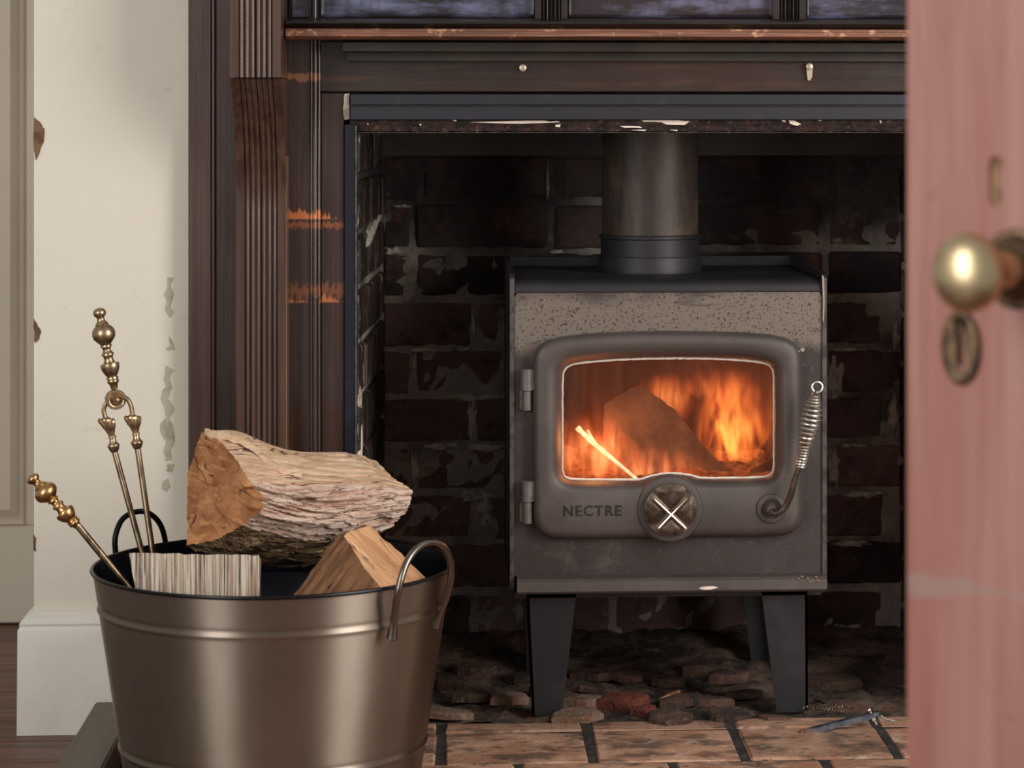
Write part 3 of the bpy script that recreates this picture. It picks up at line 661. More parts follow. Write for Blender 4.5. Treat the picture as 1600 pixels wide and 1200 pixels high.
# polar angles in px run with y down, so flip the rectangle to match
rectpx = [(x, z) for x, z in polar([(r_[0] - cw.x, -(r_[1] - cw.z)) for r_ in rect], (0, 0), NN)]
outer = [Vector((cw.x + x, YF, cw.z - z)) for x, z in rectpx]
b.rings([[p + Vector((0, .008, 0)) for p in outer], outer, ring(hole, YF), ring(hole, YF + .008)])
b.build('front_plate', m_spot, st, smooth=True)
b = MB(); arc = []
for k in range(9):
    a = PI / 2 * k / 8; arc.append((YF + .018 - .018 * math.cos(a), z455 + (zT - z455) * math.sin(a)))
b.rings([[(x, y, z) for y, z in [(YF, z455 - .001)] + arc + [(YB, zT), (YB, zT - .006), (YF + .02, zT - .006)]] for x in (xL, xR)], cap0=True, cap1=True)
b.build('top_plate', m_stoved, st, smooth=True)
for sg, x, lab in ((-1, xL, 'l'), (1, xR, 'r')):
    b = MB(); zf = Z(430 if sg > 0 else 428, YF); zbk = Z(399, YB, 1226)
    x_ = x if sg > 0 else x - .0
    poly = [(YF - .002, Z(922, YF)), (YF - .002, zf - .006), (YF + .004, zf), (YF + .05, zf + (zbk - zf) * .2), (YB - .03, zbk), (YB, zbk), (YB, Z(922, YF))]
    xo = x_ + sg * .008
    b.rings([[(xx, y, z) for y, z in poly] for xx in (min(x_, xo), max(x_, xo))], cap0=True, cap1=True)
    b.build('side_panel', m_stoved, st)
    b = MB(); b.box(min(x_, xo) + .0005, max(x_, xo) - .0005, YF - .0035, YF - .0018, Z(918, YF), zf - .006); b.build('side_edge', m_edge, st)
# chipped bright corner on the right panel edge
b = MB(); b.prism([P(x, y, YF - .0052) for x, y in ((1284.5, 430), (1287.5, 432), (1288.5, 470), (1287.5, 506), (1285.5, 500), (1286, 470))], (0, .002, 0)); b.build('bare_metal_chip', m_silver, st)
b = MB(); b.box(xL, xR, YB - .004, YB, zT - .1, Z(399, YB, 1226), .001); b.box(xL, xR, YB - .01, YB - .004, .2, zT); b.build('back_panel', m_stoved, st)
b = MB(); b.box(xL, xR, YF + .004, YB, .19, .2); b.build('base_plate', m_stoved, st)
# rolled lip along the bottom
b = MB(); la, lb_ = X(808, 4.09), X(1292, 4.09); zl0, zl1 = Z(927, 4.09, 1000), Z(903, 4.09, 1000)
pr = [(YF, zl1), (4.094, zl1 - .001), (4.089, zl1 - .005), (4.088, zl0 + .004), (4.092, zl0), (YF + .01, zl0), (YF + .01, zl1)]
b.rings([[(x, y, z) for y, z in pr] for x in (la, lb_)], cap0=True, cap1=True); b.build('ash_lip', m_stove, st, smooth=True)
blob([(1092, 919), (1100, 916.5), (1114, 916), (1122, 918), (1112, 921), (1098, 921.5)], 4.0872, .002, 'paint_chip', m_flake, st, .3, 2)
for a in ((1253, 901), (1262, 904), (1270, 906), (1278, 907), (1266, 909), (1275, 902), (1248, 904)):
    blob([(a[0] - 3, a[1]), (a[0], a[1] - 1.6), (a[0] + 3, a[1] - .5), (a[0] + 1, a[1] + 1.3)], 4.0872, .002, 'bare_metal_chip', m_xbrass, st, .3, 2)
# legs: folded tapered plates
for (pa, pb_, pc, pd, Yl) in ((823, 901, 832, 878, YF + .004), (1190, 1262, 1214, 1263, YF + .004)):
    left = pa < 1000
    for back in (0, 1):
        Y0 = Yl + back * .335; s = -1 if back else 1
        xa_, xb_, xc, xd = X(pa, YF), X(pb_, YF), X(pc, YF), X(pd, YF)
        th = .004
        b = MB(); b.prism([(xa_, Y0, .198), (xb_, Y0, .198), (xd, Y0, 0), (xc, Y0, 0)], (0, th, 0))
        xo, xo2 = (xa_, xc) if left else (xb_, xd); sx = th if left else -th
        b.rings([[(xo + e, Y0, .198), (xo + e, Y0 + s * .075, .198), (xo2 + e, Y0 + s * .05, 0), (xo2 + e, Y0, 0)] for e in (0, sx)], cap0=True, cap1=True)
        b.build('leg', m_stoved, st)
# flue
fx = X(1014, 4.35); fy = 4.33; r0 = 76 * S(4.3)
fl = empty('flue_pipe', label='dusty black flue pipe rising from the top of the stove', cat='flue pipe')
b = MB(); zc = Z(371, 4.26)
b.lathe((fx, fy, zc - .01), (fx, fy, 2), [(0, r0), (.5, r0)], 48); b.build('pipe', m_flue, fl, smooth=True)
b = MB(); b.lathe((fx, fy, zT + .0004), (fx, fy, 2), [(0, r0 + .006), (Z(408, 4.26) - zT - .001, r0 + .006), (Z(408, 4.26) - zT, r0 + .0055), (Z(404, 4.26) - zT, r0 + .0055), (Z(403, 4.26) - zT, r0 + .002), (zc - zT - .006, r0 + .002), (zc - zT - .004, r0 + .0045), (zc - zT, r0 + .0045), (zc - zT + .002, r0)], 48)
b.build('collar', m_stoved, fl, smooth=True)
# stove door
dr = empty('x'); bpy.data.objects.remove(dr)
b = MB()
b.rings([ring(ro, YF + .002), ring(ro, 4.107), ring(shift(ro, -1.5), 4.101), ring(shift(ro, -4), 4.0965), ring(shift(ro, -8), 4.093), ring(shift(ro, -14), 4.091), ring(between(.45), 4.0905), ring(shift(ri, 17), 4.0915),
         ring(shift(ri, 12), 4.094), ring(shift(ri, 7), 4.099), ring(shift(ri, 3), 4.106), ring(shift(ri, .6), 4.113), ring(ri, 4.124)])
door = b.build('door', m_stove, st, smooth=True, angle=60)
b = MB(); r_ = random.Random(4)
pts = []
for k in range(NN):
    x, y = shift(ri, -1.1)[k] if False else ri[k]
    pts.append((x, y))
inn = shift(ri, -1.8)
path = [P(x + .5 * fbm(i * .3, 1, 0), y + .5 * fbm(i * .3, 5, 0), 4.1195) for i, (x, y) in enumerate(inn)]
rad = [.0019 * (1 + .35 * fbm(i * .5, 9, 0)) * (1 if abs(math.sin(i * 1.3)) > .3 else .8) for i in range(NN)]
path.append(path[0]); rad.append(rad[0])
b.tube(path, rad, 6); b.build('rope_seal', m_rope, door, smooth=True)
def glass_mat():
    m = bpy.data.materials.new('sooty_glass'); m.use_nodes = True; nt = m.node_tree; N = nt.nodes; L = nt.links.new
    N.remove(N['Principled BSDF']); out = N['Material Output']
    tr = N.new('ShaderNodeBsdfTransparent'); tr.inputs[0].default_value = (1, .88, .76, 1)
    df = N.new('ShaderNodeBsdfDiffuse'); df.inputs[0].default_value = c(126, 84, 62)
    tl = N.new('ShaderNodeBsdfTranslucent'); tl.inputs[0].default_value = c(200, 130, 90)
    a1 = N.new('ShaderNodeMixShader'); a1.inputs[0].default_value = .5; L(df.outputs[0], a1.inputs[1]); L(tl.outputs[0], a1.inputs[2])
    gl = N.new('ShaderNodeBsdfGlossy'); gl.inputs['Roughness'].default_value = .05
    tc = N.new('ShaderNodeTexCoord'); mp = N.new('ShaderNodeMapping'); mp.inputs['Scale'].default_value = (60, 10, 9); L(tc.outputs['Object'], mp.inputs[0])
    nz = N.new('ShaderNodeTexNoise'); nz.inputs['Scale'].default_value = 1; nz.inputs['Detail'].default_value = 4; L(mp.outputs[0], nz.inputs[0])
    sp = N.new('ShaderNodeSeparateXYZ'); L(tc.outputs['Object'], sp.inputs[0])
    mz = N.new('ShaderNodeMapRange'); L(sp.outputs[2], mz.inputs[0]); mz.inputs[1].default_value = .42; mz.inputs[2].default_value = .58; mz.inputs[3].default_value = .6; mz.inputs[4].default_value = 1.15
    mr = N.new('ShaderNodeMapRange'); L(nz.outputs[0], mr.inputs[0]); mr.inputs[1].default_value = .35; mr.inputs[2].default_value = .75; mr.inputs[3].default_value = .2; mr.inputs[4].default_value = .58
    mu = N.new('ShaderNodeMath'); mu.operation = 'MULTIPLY'; L(mz.outputs[0], mu.inputs[0]); L(mr.outputs[0], mu.inputs[1])
    m1 = N.new('ShaderNodeMixShader'); L(mu.outputs[0], m1.inputs[0]); L(tr.outputs[0], m1.inputs[1]); L(a1.outputs[0], m1.inputs[2])
    m2 = N.new('ShaderNodeMixShader'); m2.inputs[0].default_value = .04; L(m1.outputs[0], m2.inputs[1]); L(gl.outputs[0], m2.inputs[2]); L(m2.outputs[0], out.inputs[0])
    return m
b = MB(); g0 = ring(shift(ri, 5), 4.124); b.add(g0, [list(range(NN))]); b.build('glass_pane', glass_mat(), door)
# embossed maker's lettering
cu = bpy.data.curves.new('lettering', 'FONT'); cu.body = 'NECTRE'; cu.size = .0232; cu.extrude = .0011; cu.bevel_depth = .00035; cu.space_character = 1.17; cu.align_x = 'LEFT'; cu.resolution_u = 3
to = bpy.data.objects.new('lettering', cu); COL.objects.link(to)
me = bpy.data.meshes.new_from_object(to); bpy.data.objects.remove(to)
me.materials.clear(); me.materials.append(m_stoved)
tp = P(879, 806, 4.0905); co = [v.co.copy() for v in me.vertices]; wmax = max(v.x for v in co)
sxx = (X(971, 4.0905) - tp.x) / wmax
for v in me.vertices: v.co = Vector((tp.x + v.co.x * sxx, 4.0905 - v.co.z, tp.z + v.co.y))
lo = bpy.data.objects.new('lettering', me); COL.objects.link(lo); lo.parent = door
lo['label'] = 'raised word NECTRE'
# round spin wheel: boss, disc, cross
pc = P(1047, 795, 4.09); s = S(4.09)
b = MB(); b.lathe(pc + Vector((0, .012, 0)), pc, [(0, 53 * s), (.010, 53 * s), (.0135, 50 * s), (.0145, 45 * s), (.0145, 4 * s)], 48); b.build('boss', m_stove, door, smooth=True)
kn = MB(); ns, nr = 80, 12; vs = []; R_ = []
for i in range(nr + 1):
    r = i / nr; row = []
    for k in range(ns):
        a = 2 * PI * k / ns; ca, sa = math.cos(a), math.sin(a)
        dom = .010 * (1 - r * r) * 0 + .009
        u1 = abs(ca - sa) / math.sqrt(2) * r; u2 = abs(ca + sa) / math.sqrt(2) * r; g_ = min(u1, u2)
        trough = max(0, 1 - g_ / .24) if r < .93 else 0
        y = 4.083 - .004 - .004 * math.cos(r * PI / 2) * 0 - .007 * min(1, g_ / .3) * (1 - max(0, (r - .8) / .2)) 
        if i == nr: y = 4.078
        row.append(Vector((pc.x + 41 * s * r * ca, y, pc.z + 41 * s * r * sa)))
    R_.append(row)
R_ = [[Vector((pc.x + (p.x - pc.x), 4.0795, p.z)) for p in R_[0]]] + R_[1:]
R_.append([Vector((p.x, 4.0755 + .008, p.z)) for p in R_[-1]])
kn.rings(R_); kno = kn.build('spin_wheel', m_bronze, door, smooth=True, angle=40)
b = MB()
for (ax, ay, bx_, by_) in ((1021, 779, 1073, 827), (1074, 778, 1028, 827)):
    p0, p1 = P(ax, ay, 4.0705), P(bx_, by_, 4.0705)
    b.tube([p0 + (p1 - p0) * t for t in (0, .04, .5, .96, 1)], [.001, .0021, .0021, .0021, .001], 8)
b.build('cross_bar', m_xbrass, door, smooth=True)
# hinges
for y0, y1, y2, xx in ((577, 611, 642, 823), (752, 785, 819, 824)):
    b = MB(); p = P(xx, y1, 4.103); r = 9 * S(4.1)
    b.lathe((p.x, p.y, Z(y1, 4.1)), (p.x, p.y, 2), [(0, r), (.001, r * 1.1), (Z(y0, 4.1) - Z(y1, 4.1) - .001, r * 1.1), (Z(y0, 4.1) - Z(y1, 4.1), r)], 16)
    b.box(p.x, X(840, 4.1), 4.1, 4.113, Z(y1 - 1, 4.1), Z(y0 + 1, 4.1), .001)
    hg = b.build('hinge', m_hinge, door, smooth=True)
    b = MB(); b.lathe((p.x, p.y, Z(y2, 4.1)), (p.x, p.y, 2), [(0, r * .6), (.001, r * .78), (Z(y1, 4.1) - Z(y2, 4.1), r * .78)], 16)
    b.box(X(812, 4.11), p.x, 4.106, 4.12, Z(y2 - 2, 4.1), Z(y1, 4.1)); b.build('hinge_pin', m_hinge, door, smooth=True)
# handle: pivot boss, bronze lever, chrome spring grip with an end ring
pv = P(1205, 795, 4.088)
b = MB(); b.lathe(pv + Vector((0, .006, 0)), pv, [(0, 24 * s), (.004, 24 * s), (.0065, 22 * s), (.0075, 18 * s), (.0075, 16 * s), (.004, 15 * s), (.004, 13 * s), (.018, 11 * s), (.022, 8 * s), (.022, 1 * s)], 32)
b.build('handle_boss', m_stove, door, smooth=True); hd = door
b = MB(); b.tube(smooth_path([P(1206, 799, 4.07), P(1214, 802, 4.064), P(1226, 793, 4.06), P(1236, 772, 4.056), P(1243, 745, 4.053), P(1250, 724, 4.05), P(1262, 665, 4.048), P(1274, 612, 4.046)], 6), [5.0 * s] * 24 + [4.2 * s] * 6 + [3 * s] * 13, 12); b.build('lever', m_bronze, hd, smooth=True)
b = MB(); pts = []; turns = 20; n_ = turns * 18
A_, B_ = P(1250.5, 730, 4.05), P(1275, 616, 4.046)
ax = (B_ - A_).normalized(); e1 = ax.cross(Vector((0, 1, 0))).normalized(); e2 = ax.cross(e1)
tab = [(0, 7.5), (.12, 8), (.3, 8.5), (.45, 12.5), (.65, 16), (.8, 13.5), (.92, 9), (1, 5)]
def lerp(tab, t):
    for (a, va), (b_, vb) in zip(tab, tab[1:]):
        if t <= b_: return va + (vb - va) * (t - a) / (b_ - a)
    return tab[-1][1]
for i in range(n_ + 1):
    ph = i / n_; t = ph ** 1.35 if ph < .5 else ph ** 1.35
    # coils lie close together at the foot and open up above
    t = lerp([(0, 0), (.36, .28), (.82, .86), (1, 1)], ph); a = 2 * PI * turns * ph; r = lerp(tab, t) * s
    pts.append(A_ + (B_ - A_) * t + (e1 * math.cos(a) + e2 * math.sin(a)) * r)
b.tube(pts, 1.6 * s, 6); b.build('spring_grip', m_chrome, hd, smooth=True)
b = MB(); pr = P(1277, 605, 4.045)
b.tube([pr + Vector((8.2 * s * math.cos(a), 0, 8.2 * s * math.sin(a))) for a in [PI * 1.42 + 2 * PI * .93 * k / 28 for k in range(29)]], 1.7 * s, 8); b.build('end_ring', m_chrome, hd, smooth=True)
b = MB(); p = P(1254, 546.5, 4.107); b.lathe(p + Vector((0, .012, 0)), p, [(0, .003), (.008, .003), (.011, .005), (.013, .003)], 12); b.build('screw', m_silver, st, smooth=True)
# combustion chamber
b = MB(); ia, ib = X(862, YF), X(1226, YF); iz0, iz1 = Z(770, YF), Z(545, YF); Yi0, Yi1 = YF + .012, 4.44
vs = [(x, y, z) for z in (iz0, iz1) for y in (Yi0, Yi1) for x in (ia, ib)]
b.add(vs, [(0, 1, 3, 2), (4, 6, 7, 5), (2, 3, 7, 6), (0, 2, 6, 4), (1, 5, 7, 3)])
b.build('firebox_lining', m_fire, st)
# ------------------------------------------------------------------ the fire
def hull(name, front, back, m, lab, cat, seed=1, amp=.002, sub=4):
    "a split log from its near and far outlines (same count of points)"
    b = MB(); b.rings([front, back], cap0=True, cap1=True)
    o = b.build(name, m); o.data.shade_smooth()
    import bmesh as bm_
    q = bm_.new(); q.from_mesh(o.data); bm_.ops.triangulate(q, faces=q.faces)
    bm_.ops.subdivide_edges(q, edges=q.edges, cuts=sub, use_grid_fill=True)
    for v in q.verts: v.co += Vector((fbm(v.co.x * 60, v.co.y * 60, v.co.z * 60), fbm(v.co.z * 60, v.co.x * 50, 3), fbm(v.co.y * 60, 7, v.co.z * 60))) * amp
    q.to_mesh(o.data); q.free(); o.data.set_sharp_from_angle(angle=math.radians(30))
    if lab: tag(o, lab, cat)
    return o
hull('burning_log', [P(x, y, 4.22) for x, y in ((942, 700), (945, 632), (985, 606), (1003, 602), (1052, 640), (1148, 752), (1150, 768), (960, 768))],
     [P(x, y, 4.30) for x, y in ((950, 705), (952, 640), (990, 610), (1006, 606), (1055, 644), (1146, 752), (1148, 766), (962, 766))], m_char, 'large split log leaning in the middle of the stove fire', 'log', amp=.003)
hull('burning_log', [P(x, y, 4.20) for x, y in ((1160, 768), (1172, 735), (1214, 712), (1218, 768))],
     [P(x, y, 4.28) for x, y in ((1162, 768), (1173, 738), (1214, 716), (1218, 768))], m_char, 'short charred log low at the right of the fire', 'log', amp=.003)
hull('burning_log', [P(x, y, 4.19) for x, y in ((862, 722), (862, 700), (880, 694), (902, 700), (900, 716))],
     [P(x, y, 4.25) for x, y in ((862, 722), (862, 702), (880, 696), (902, 702), (900, 716))], m_char, 'charred log end at the lower left of the fire', 'log', amp=.002)
def emis(name, cols, strength, scale, lo, hi):
    m = bpy.data.materials.new(name); m.use_nodes = True; nt = m.node_tree; N = nt.nodes; L = nt.links.new
    N.remove(N['Principled BSDF']); e = N.new('ShaderNodeEmission')
    tc = N.new('ShaderNodeTexCoord'); nz = N.new('ShaderNodeTexNoise'); nz.inputs['Scale'].default_value = scale; nz.inputs['Detail'].default_value = 4
    L(tc.outputs['Object'], nz.inputs[0]); cr = N.new('ShaderNodeValToRGB'); L(nz.outputs[0], cr.inputs[0])
    cr.color_ramp.elements[0].position = lo; cr.color_ramp.elements[0].color = cols[0]; cr.color_ramp.elements[1].position = hi; cr.color_ramp.elements[1].color = cols[1]
    L(cr.outputs[0], e.inputs[0]); e.inputs[1].default_value = strength; L(e.outputs[0], N['Material Output'].inputs[0]); return m
m_ember = emis('glowing_embers', ((.16, .03, .01, 1), (.8, .2, .05, 1)), .6, 40, .35, .7)
m_hot = emis('white_hot_stick', ((1, .42, .14, 1), (1, .8, .5, 1)), 1.7, 90, .3, .6)
b = MB(); nx, ny = 40, 24; g = []
for i in range(nx):
    for j in range(ny):
        x = ia + (ib - ia) * i / (nx - 1); y = Yi0 + .006 + (Yi1 - Yi0 - .01) * j / (ny - 1)
        g.append((x, y, iz0 + .012 + .018 * abs(fbm(x * 40, y * 40, 2)) + (y - Yi0) * .03))
b.add(g, [(i * ny + j, (i + 1) * ny + j, (i + 1) * ny + j + 1, i * ny + j + 1) for i in range(nx - 1) for j in range(ny - 1)])
tag(b.build('ember_bed', m_ember, smooth=True), 'bed of glowing orange embers on the floor of the fire', 'embers', kind='stuff')
b = MB(); b.tube(smooth_path([P(902, 668, 4.17), P(925, 690, 4.17), P(955, 715, 4.165), P(985, 740, 4.16), P(1004, 756, 4.155)], 5), [(.0046 - .00013 * i) * (1 + .35 * fbm(i * .7, 0, 0)) for i in range(21)], 8)
b.tube(smooth_path([P(918, 672, 4.172), P(935, 698, 4.168), P(950, 712, 4.165)], 5), .0018, 6)
tag(b.build('glowing_stick', m_hot, smooth=True), 'white-hot stick slanting across the lower left of the fire', 'stick')
def flame_mat(name, k, warm, seed):
    m = bpy.data.materials.new(name); m.use_nodes = True; nt = m.node_tree; N = nt.nodes; L = nt.links.new
    N.remove(N['Principled BSDF']); e = N.new('ShaderNodeEmission'); out = N['Material Output']
    tc = N.new('ShaderNodeTexCoord')
    ma = N.new('ShaderNodeVectorMath'); ma.operation = 'SUBTRACT'; ma.inputs[1].default_value = (.5, .5, .42); L(tc.outputs['Generated'], ma.inputs[0])
    ln = N.new('ShaderNodeVectorMath'); ln.operation = 'LENGTH'; L(ma.outputs[0], ln.inputs[0])
    fo = N.new('ShaderNodeMapRange'); L(ln.outputs['Value'], fo.inputs[0]); fo.inputs[1].default_value = .05; fo.inputs[2].default_value = .47; fo.inputs[3].default_value = 1; fo.inputs[4].default_value = 0
    mp = N.new('ShaderNodeMapping'); mp.inputs['Scale'].default_value = (55, 30, 16); mp.inputs['Location'].default_value = (seed, seed, 0); mp.inputs['Rotation'].default_value = (0, .35, 0); L(tc.outputs['Object'], mp.inputs[0])
    nz = N.new('ShaderNodeTexNoise'); nz.inputs['Scale'].default_value = 1; nz.inputs['Detail'].default_value = 3; nz.inputs['Distortion'].default_value = .6; L(mp.outputs[0], nz.inputs[0])
    nr = N.new('ShaderNodeMapRange'); L(nz.outputs[0], nr.inputs[0]); nr.inputs[1].default_value = .36; nr.inputs[2].default_value = .68
    mu = N.new('ShaderNodeMath'); mu.operation = 'MULTIPLY'; L(fo.outputs[0], mu.inputs[0]); L(nr.outputs[0], mu.inputs[1])
    cr = N.new('ShaderNodeValToRGB'); L(mu.outputs[0], cr.inputs[0]); cr.color_ramp.elements[0].color = (1, .12, .02, 1); cr.color_ramp.elements[1].color = warm; cr.color_ramp.elements[1].position = .7
    L(cr.outputs[0], e.inputs[0]); s2 = N.new('ShaderNodeMath'); s2.operation = 'MULTIPLY'; L(mu.outputs[0], s2.inputs[0]); s2.inputs[1].default_value = k; L(s2.outputs[0], e.inputs[1])
    L(e.outputs[0], out.inputs['Volume']); return m
def flame(pts, Y, th, m, lab, seed):
    "pts: (px, py, half width px) up the middle of a tongue of flame"
    b = MB(); R_ = []
    for i, (px, py, hw) in enumerate(pts):
        p = P(px, py, Y); r = hw * S(Y); n = 16
        R_.append([p + Vector((r * math.cos(2 * PI * k / n), min(r, th) * math.sin(2 * PI * k / n), 0)) for k in range(n)])
    b.rings(R_, cap0=True, cap1=True)
    tag(b.build('flame', m, smooth=True), lab, 'flame', group='flames inside the stove')
flame([(1146, 764, 14), (1146, 735, 34), (1138, 705, 52), (1142, 675, 66), (1150, 645, 66), (1158, 615, 54), (1168, 590, 44), (1185, 560, 18)], 4.32, .036, flame_mat('tall_flame', 105, (1, .46, .09, 1), 3), 'tall orange flame at the right behind the leaning log', 3)
flame([(1060, 660, 14), (1046, 635, 40), (1035, 612, 52), (1045, 592, 56), (1070, 570, 30)], 4.38, .03, flame_mat('small_flame', 60, (1, .36, .1, 1), 7), 'low flame licking over the top of the leaning log', 7)
flame([(1150, 650, 24), (1140, 610, 70), (1130, 580, 84), (1150, 562, 60)], 4.41, .022, flame_mat('back_flame', 60, (1, .33, .09, 1), 9), 'dim red flame spreading at the top right of the fire', 9)
flame([(930, 770, 40), (930, 735, 84), (925, 700, 84), (915, 675, 60), (925, 650, 36), (945, 625, 12)], 4.165, .026, flame_mat('left_flame', 85, (1, .5, .2, 1), 12), 'bright flame round the white-hot stick at the left', 12)
flame([(1000, 775, 110), (1005, 750, 120), (1015, 725, 100), (1030, 700, 60), (1030, 685, 20)], 4.18, .022, flame_mat('front_flame', 70, (1, .4, .15, 1), 15), 'orange glow of flame low in front of the leaning log', 15)
for nm, loc, pw in (('fire_light_left', P(930, 690, 4.15), .35), ('fire_light_right', P(1150, 650, 4.31), .5)):
    l = bpy.data.lights.new(nm, 'POINT'); l.energy = pw; l.color = (1, .36, .1); l.shadow_soft_size = .03
    o = bpy.data.objects.new(nm, l); COL.objects.link(o); o.location = loc

# ------------------------------------------------------------------ log tub
tub = empty('log_tub', label='round bronzed metal tub with two wire handles, full of firewood', cat='bucket')
TY = 3.65; tc_ = P(428, 888, TY); tx = tc_.x; zr = .331; sT = S(TY) * .99
def trad(z): return .203 + (.2525 - .203) * z / zr
b = MB(); zb1, zb2 = .277, .083
def bandbump(z, zb): return .0022 * math.exp(-((z - zb) / .0032) ** 2) - .0008 * math.exp(-((z - zb - .008) / .003) ** 2)
zs = sorted(set([0, .003] + [zr * k / 30 for k in range(1, 31)] + [zb1 + d * .0012 for d in range(-10, 14)] + [zb2 + d * .0012 for d in range(-10, 14)]))
b.rings([[(tx + rr * math.cos(a), TY + rr * math.sin(a), z) for a in [2 * PI * k / 128 for k in range(128)]] for z in zs if z <= zr for rr in [trad(z) + bandbump(z, zb1) + bandbump(z, zb2)]])
b.build('shell', m_bucket, tub, smooth=True, angle=60)
b = MB(); b.rings([[(tx + rr * math.cos(a), TY + rr * math.sin(a), z) for a in [2 * PI * k / 128 for k in range(128)]] for z, rr in [(zr, trad(zr) - .0012), (zb1 + .004, trad(zb1) - .0015), (zb1, trad(zb1) + .0004), (zb1 - .004, trad(zb1) - .0015), (.02, trad(.02) - .0015), (.02, .001)]])
b.build('inside', m_inner, tub, smooth=True)
b = MB(); rt = trad(zr) + .001
b.tube([(tx + rt * math.cos(2 * PI * k / 128), TY + rt * math.sin(2 * PI * k / 128), zr) for k in range(129)], .0028, 8, caps=False); b.build('rolled_rim', m_blackm, tub, smooth=True)
h = smooth_path([P(612, 1001, 3.456), P(616, 965, 3.452), P(622, 925, 3.44), P(634, 882, 3.45), P(654, 855, 3.47), P(676, 847, 3.49), P(694, 857, 3.515), P(704, 880, 3.54), P(704, 908, 3.56), P(697, 935, 3.57), P(687, 958, 3.575), P(678, 982, 3.578)], 6)
n = len(h); b = MB(); b.tube(h, [.005 + (.0034 * max(0, 1 - min(i, n - 1 - i) / 5)) - (.005 if i in (0, n - 1) else 0) for i in range(n)], 12)
b.build('wire_handle', m_ring, tub, smooth=True)
h = smooth_path([P(183, 905, 3.79), P(181, 870, 3.79), P(180, 840, 3.79), P(190, 813, 3.80), P(208, 801, 3.81), P(228, 800, 3.82), P(246, 813, 3.835), P(256, 835, 3.85), P(261, 870, 3.865), P(261, 900, 3.865)], 6)
b = MB(); b.tube(h, .0042, 12); b.build('wire_handle', m_blackm, tub, smooth=True)

# ------------------------------------------------------------------ firewood
rails = [
 [(316, 678, 3.66), (372, 680, 3.69), (440, 702, 3.74), (535, 706, 3.81), (588, 722, 3.83)],
 [(346, 689, 3.62), (395, 694, 3.65), (460, 708, 3.70), (550, 714, 3.77), (612, 741, 3.79)],
 [(370, 718, 3.595), (412, 724, 3.62), (480, 732, 3.66), (565, 738, 3.72), (632, 756, 3.76)],
 [(391, 750, 3.57), (430, 756, 3.59), (500, 758, 3.63), (575, 757, 3.69), (645, 766, 3.735)],
 [(417, 777, 3.553), (450, 780, 3.575), (505, 785, 3.61), (575, 784, 3.67), (642, 785, 3.73)],
 [(410, 806, 3.56), (450, 812, 3.58), (505, 816, 3.615), (572, 818, 3.675), (636, 802, 3.732)],
 [(380, 822, 3.58), (430, 836, 3.61), (500, 845, 3.65), (560, 836, 3.70), (616, 818, 3.75)],
 [(340, 842, 3.63), (410, 862, 3.66), (490, 874, 3.69), (545, 860, 3.73), (594, 829, 3.78)],
 [(292, 852, 3.67), (380, 876, 3.70), (462, 886, 3.74), (530, 868, 3.78), (580, 826, 3.83)],
 [(290, 792, 3.70), (370, 800, 3.76), (460, 800, 3.81), (540, 790, 3.86), (590, 780, 3.87)],
 [(294, 738, 3.69), (370, 740, 3.76), (460, 745, 3.81), (540, 745, 3.87), (590, 745, 3.88)]]
nL, nC = 110, 22
long_ = []
for rl in rails:
    pth = smooth_path([P(*q) for q in rl], 34); long_.append(pth)
nst = len(long_[0])
def ring_at(i):
    pts = [r[i] for r in long_]; out = []; m_ = len(pts)
    for a in range(m_):
        p1, p2 = pts[a], pts[(a + 1) % m_]
        for k in range(nC): out.append(p1.lerp(p2, k / nC))
    return out
axis = (P(*rails[4][-1]) - P(*rails[4][0])).normalized()
R_ = []; ctrs = []
for i in range(nst):
    rg_ = ring_at(i); ctr = sum(rg_, Vector()) / len(rg_); row = []
    for k, p in enumerate(rg_):
        s_ = p.dot(axis); rel = p - ctr; n = rel.normalized()
        q = rel - axis * rel.dot(axis)
        seg = k // nC
        d = (.0008 if seg in (0, 1, 2) else .003) * fbm(s_ * 9, rel.z * 75, rel.y * 60) + .001 * fbm(s_ * 30, rel.z * 190, rel.y * 150)
        d += .006 * fbm(s_ * 8 + 3, rel.z * 12, rel.y * 12, 2)
        if 2 < seg < 9:      # the split face breaks away in long ledges
            t = rel.z * (105 if seg < 6 else 90) + 1.6 * fbm(s_ * 5, 7, rel.z * 9, 3) + .5 * fbm(s_ * 30, 3, rel.z * 20)
            d += (.0035 if seg < 5 else .0075) * (.5 - (t % 1.0)) * min(1, i / 8)
        if seg in (0, 1, 2):
            t = (rel.y + rel.z * .4) * 60 + 1.2 * fbm(s_ * 5, 17, rel.z * 5, 3); d += .0022 * (.5 - (t % 1.0))
        if False: pass
        if seg in (3, 4, 5):
            g_ = fbm(s_ * 7 + 5, rel.z * 110, 2); d -= .010 * max(0, g_ - .12) / .3
        row.append(p + n * d)
    R_.append(row)
for fct, dy in ((.93, -.002), (.6, -.004), (.25, .001)):
    pass
b = MB(); mm = {0: 0, 1: 0, 2: 0, 3: 1, 4: 1, 5: 1, 6: 2, 7: 2, 8: 2, 9: 0, 10: 0}
tot = len(R_[0]); vs = [p for r in R_ for p in r]; b.v = vs
for i in range(nst - 1):
    for k in range(tot):
        a = i * tot + k; a2 = i * tot + (k + 1) % tot
        b.f.append([a, a2, a2 + tot, a + tot]); b.mi.append(mm[k // nC])
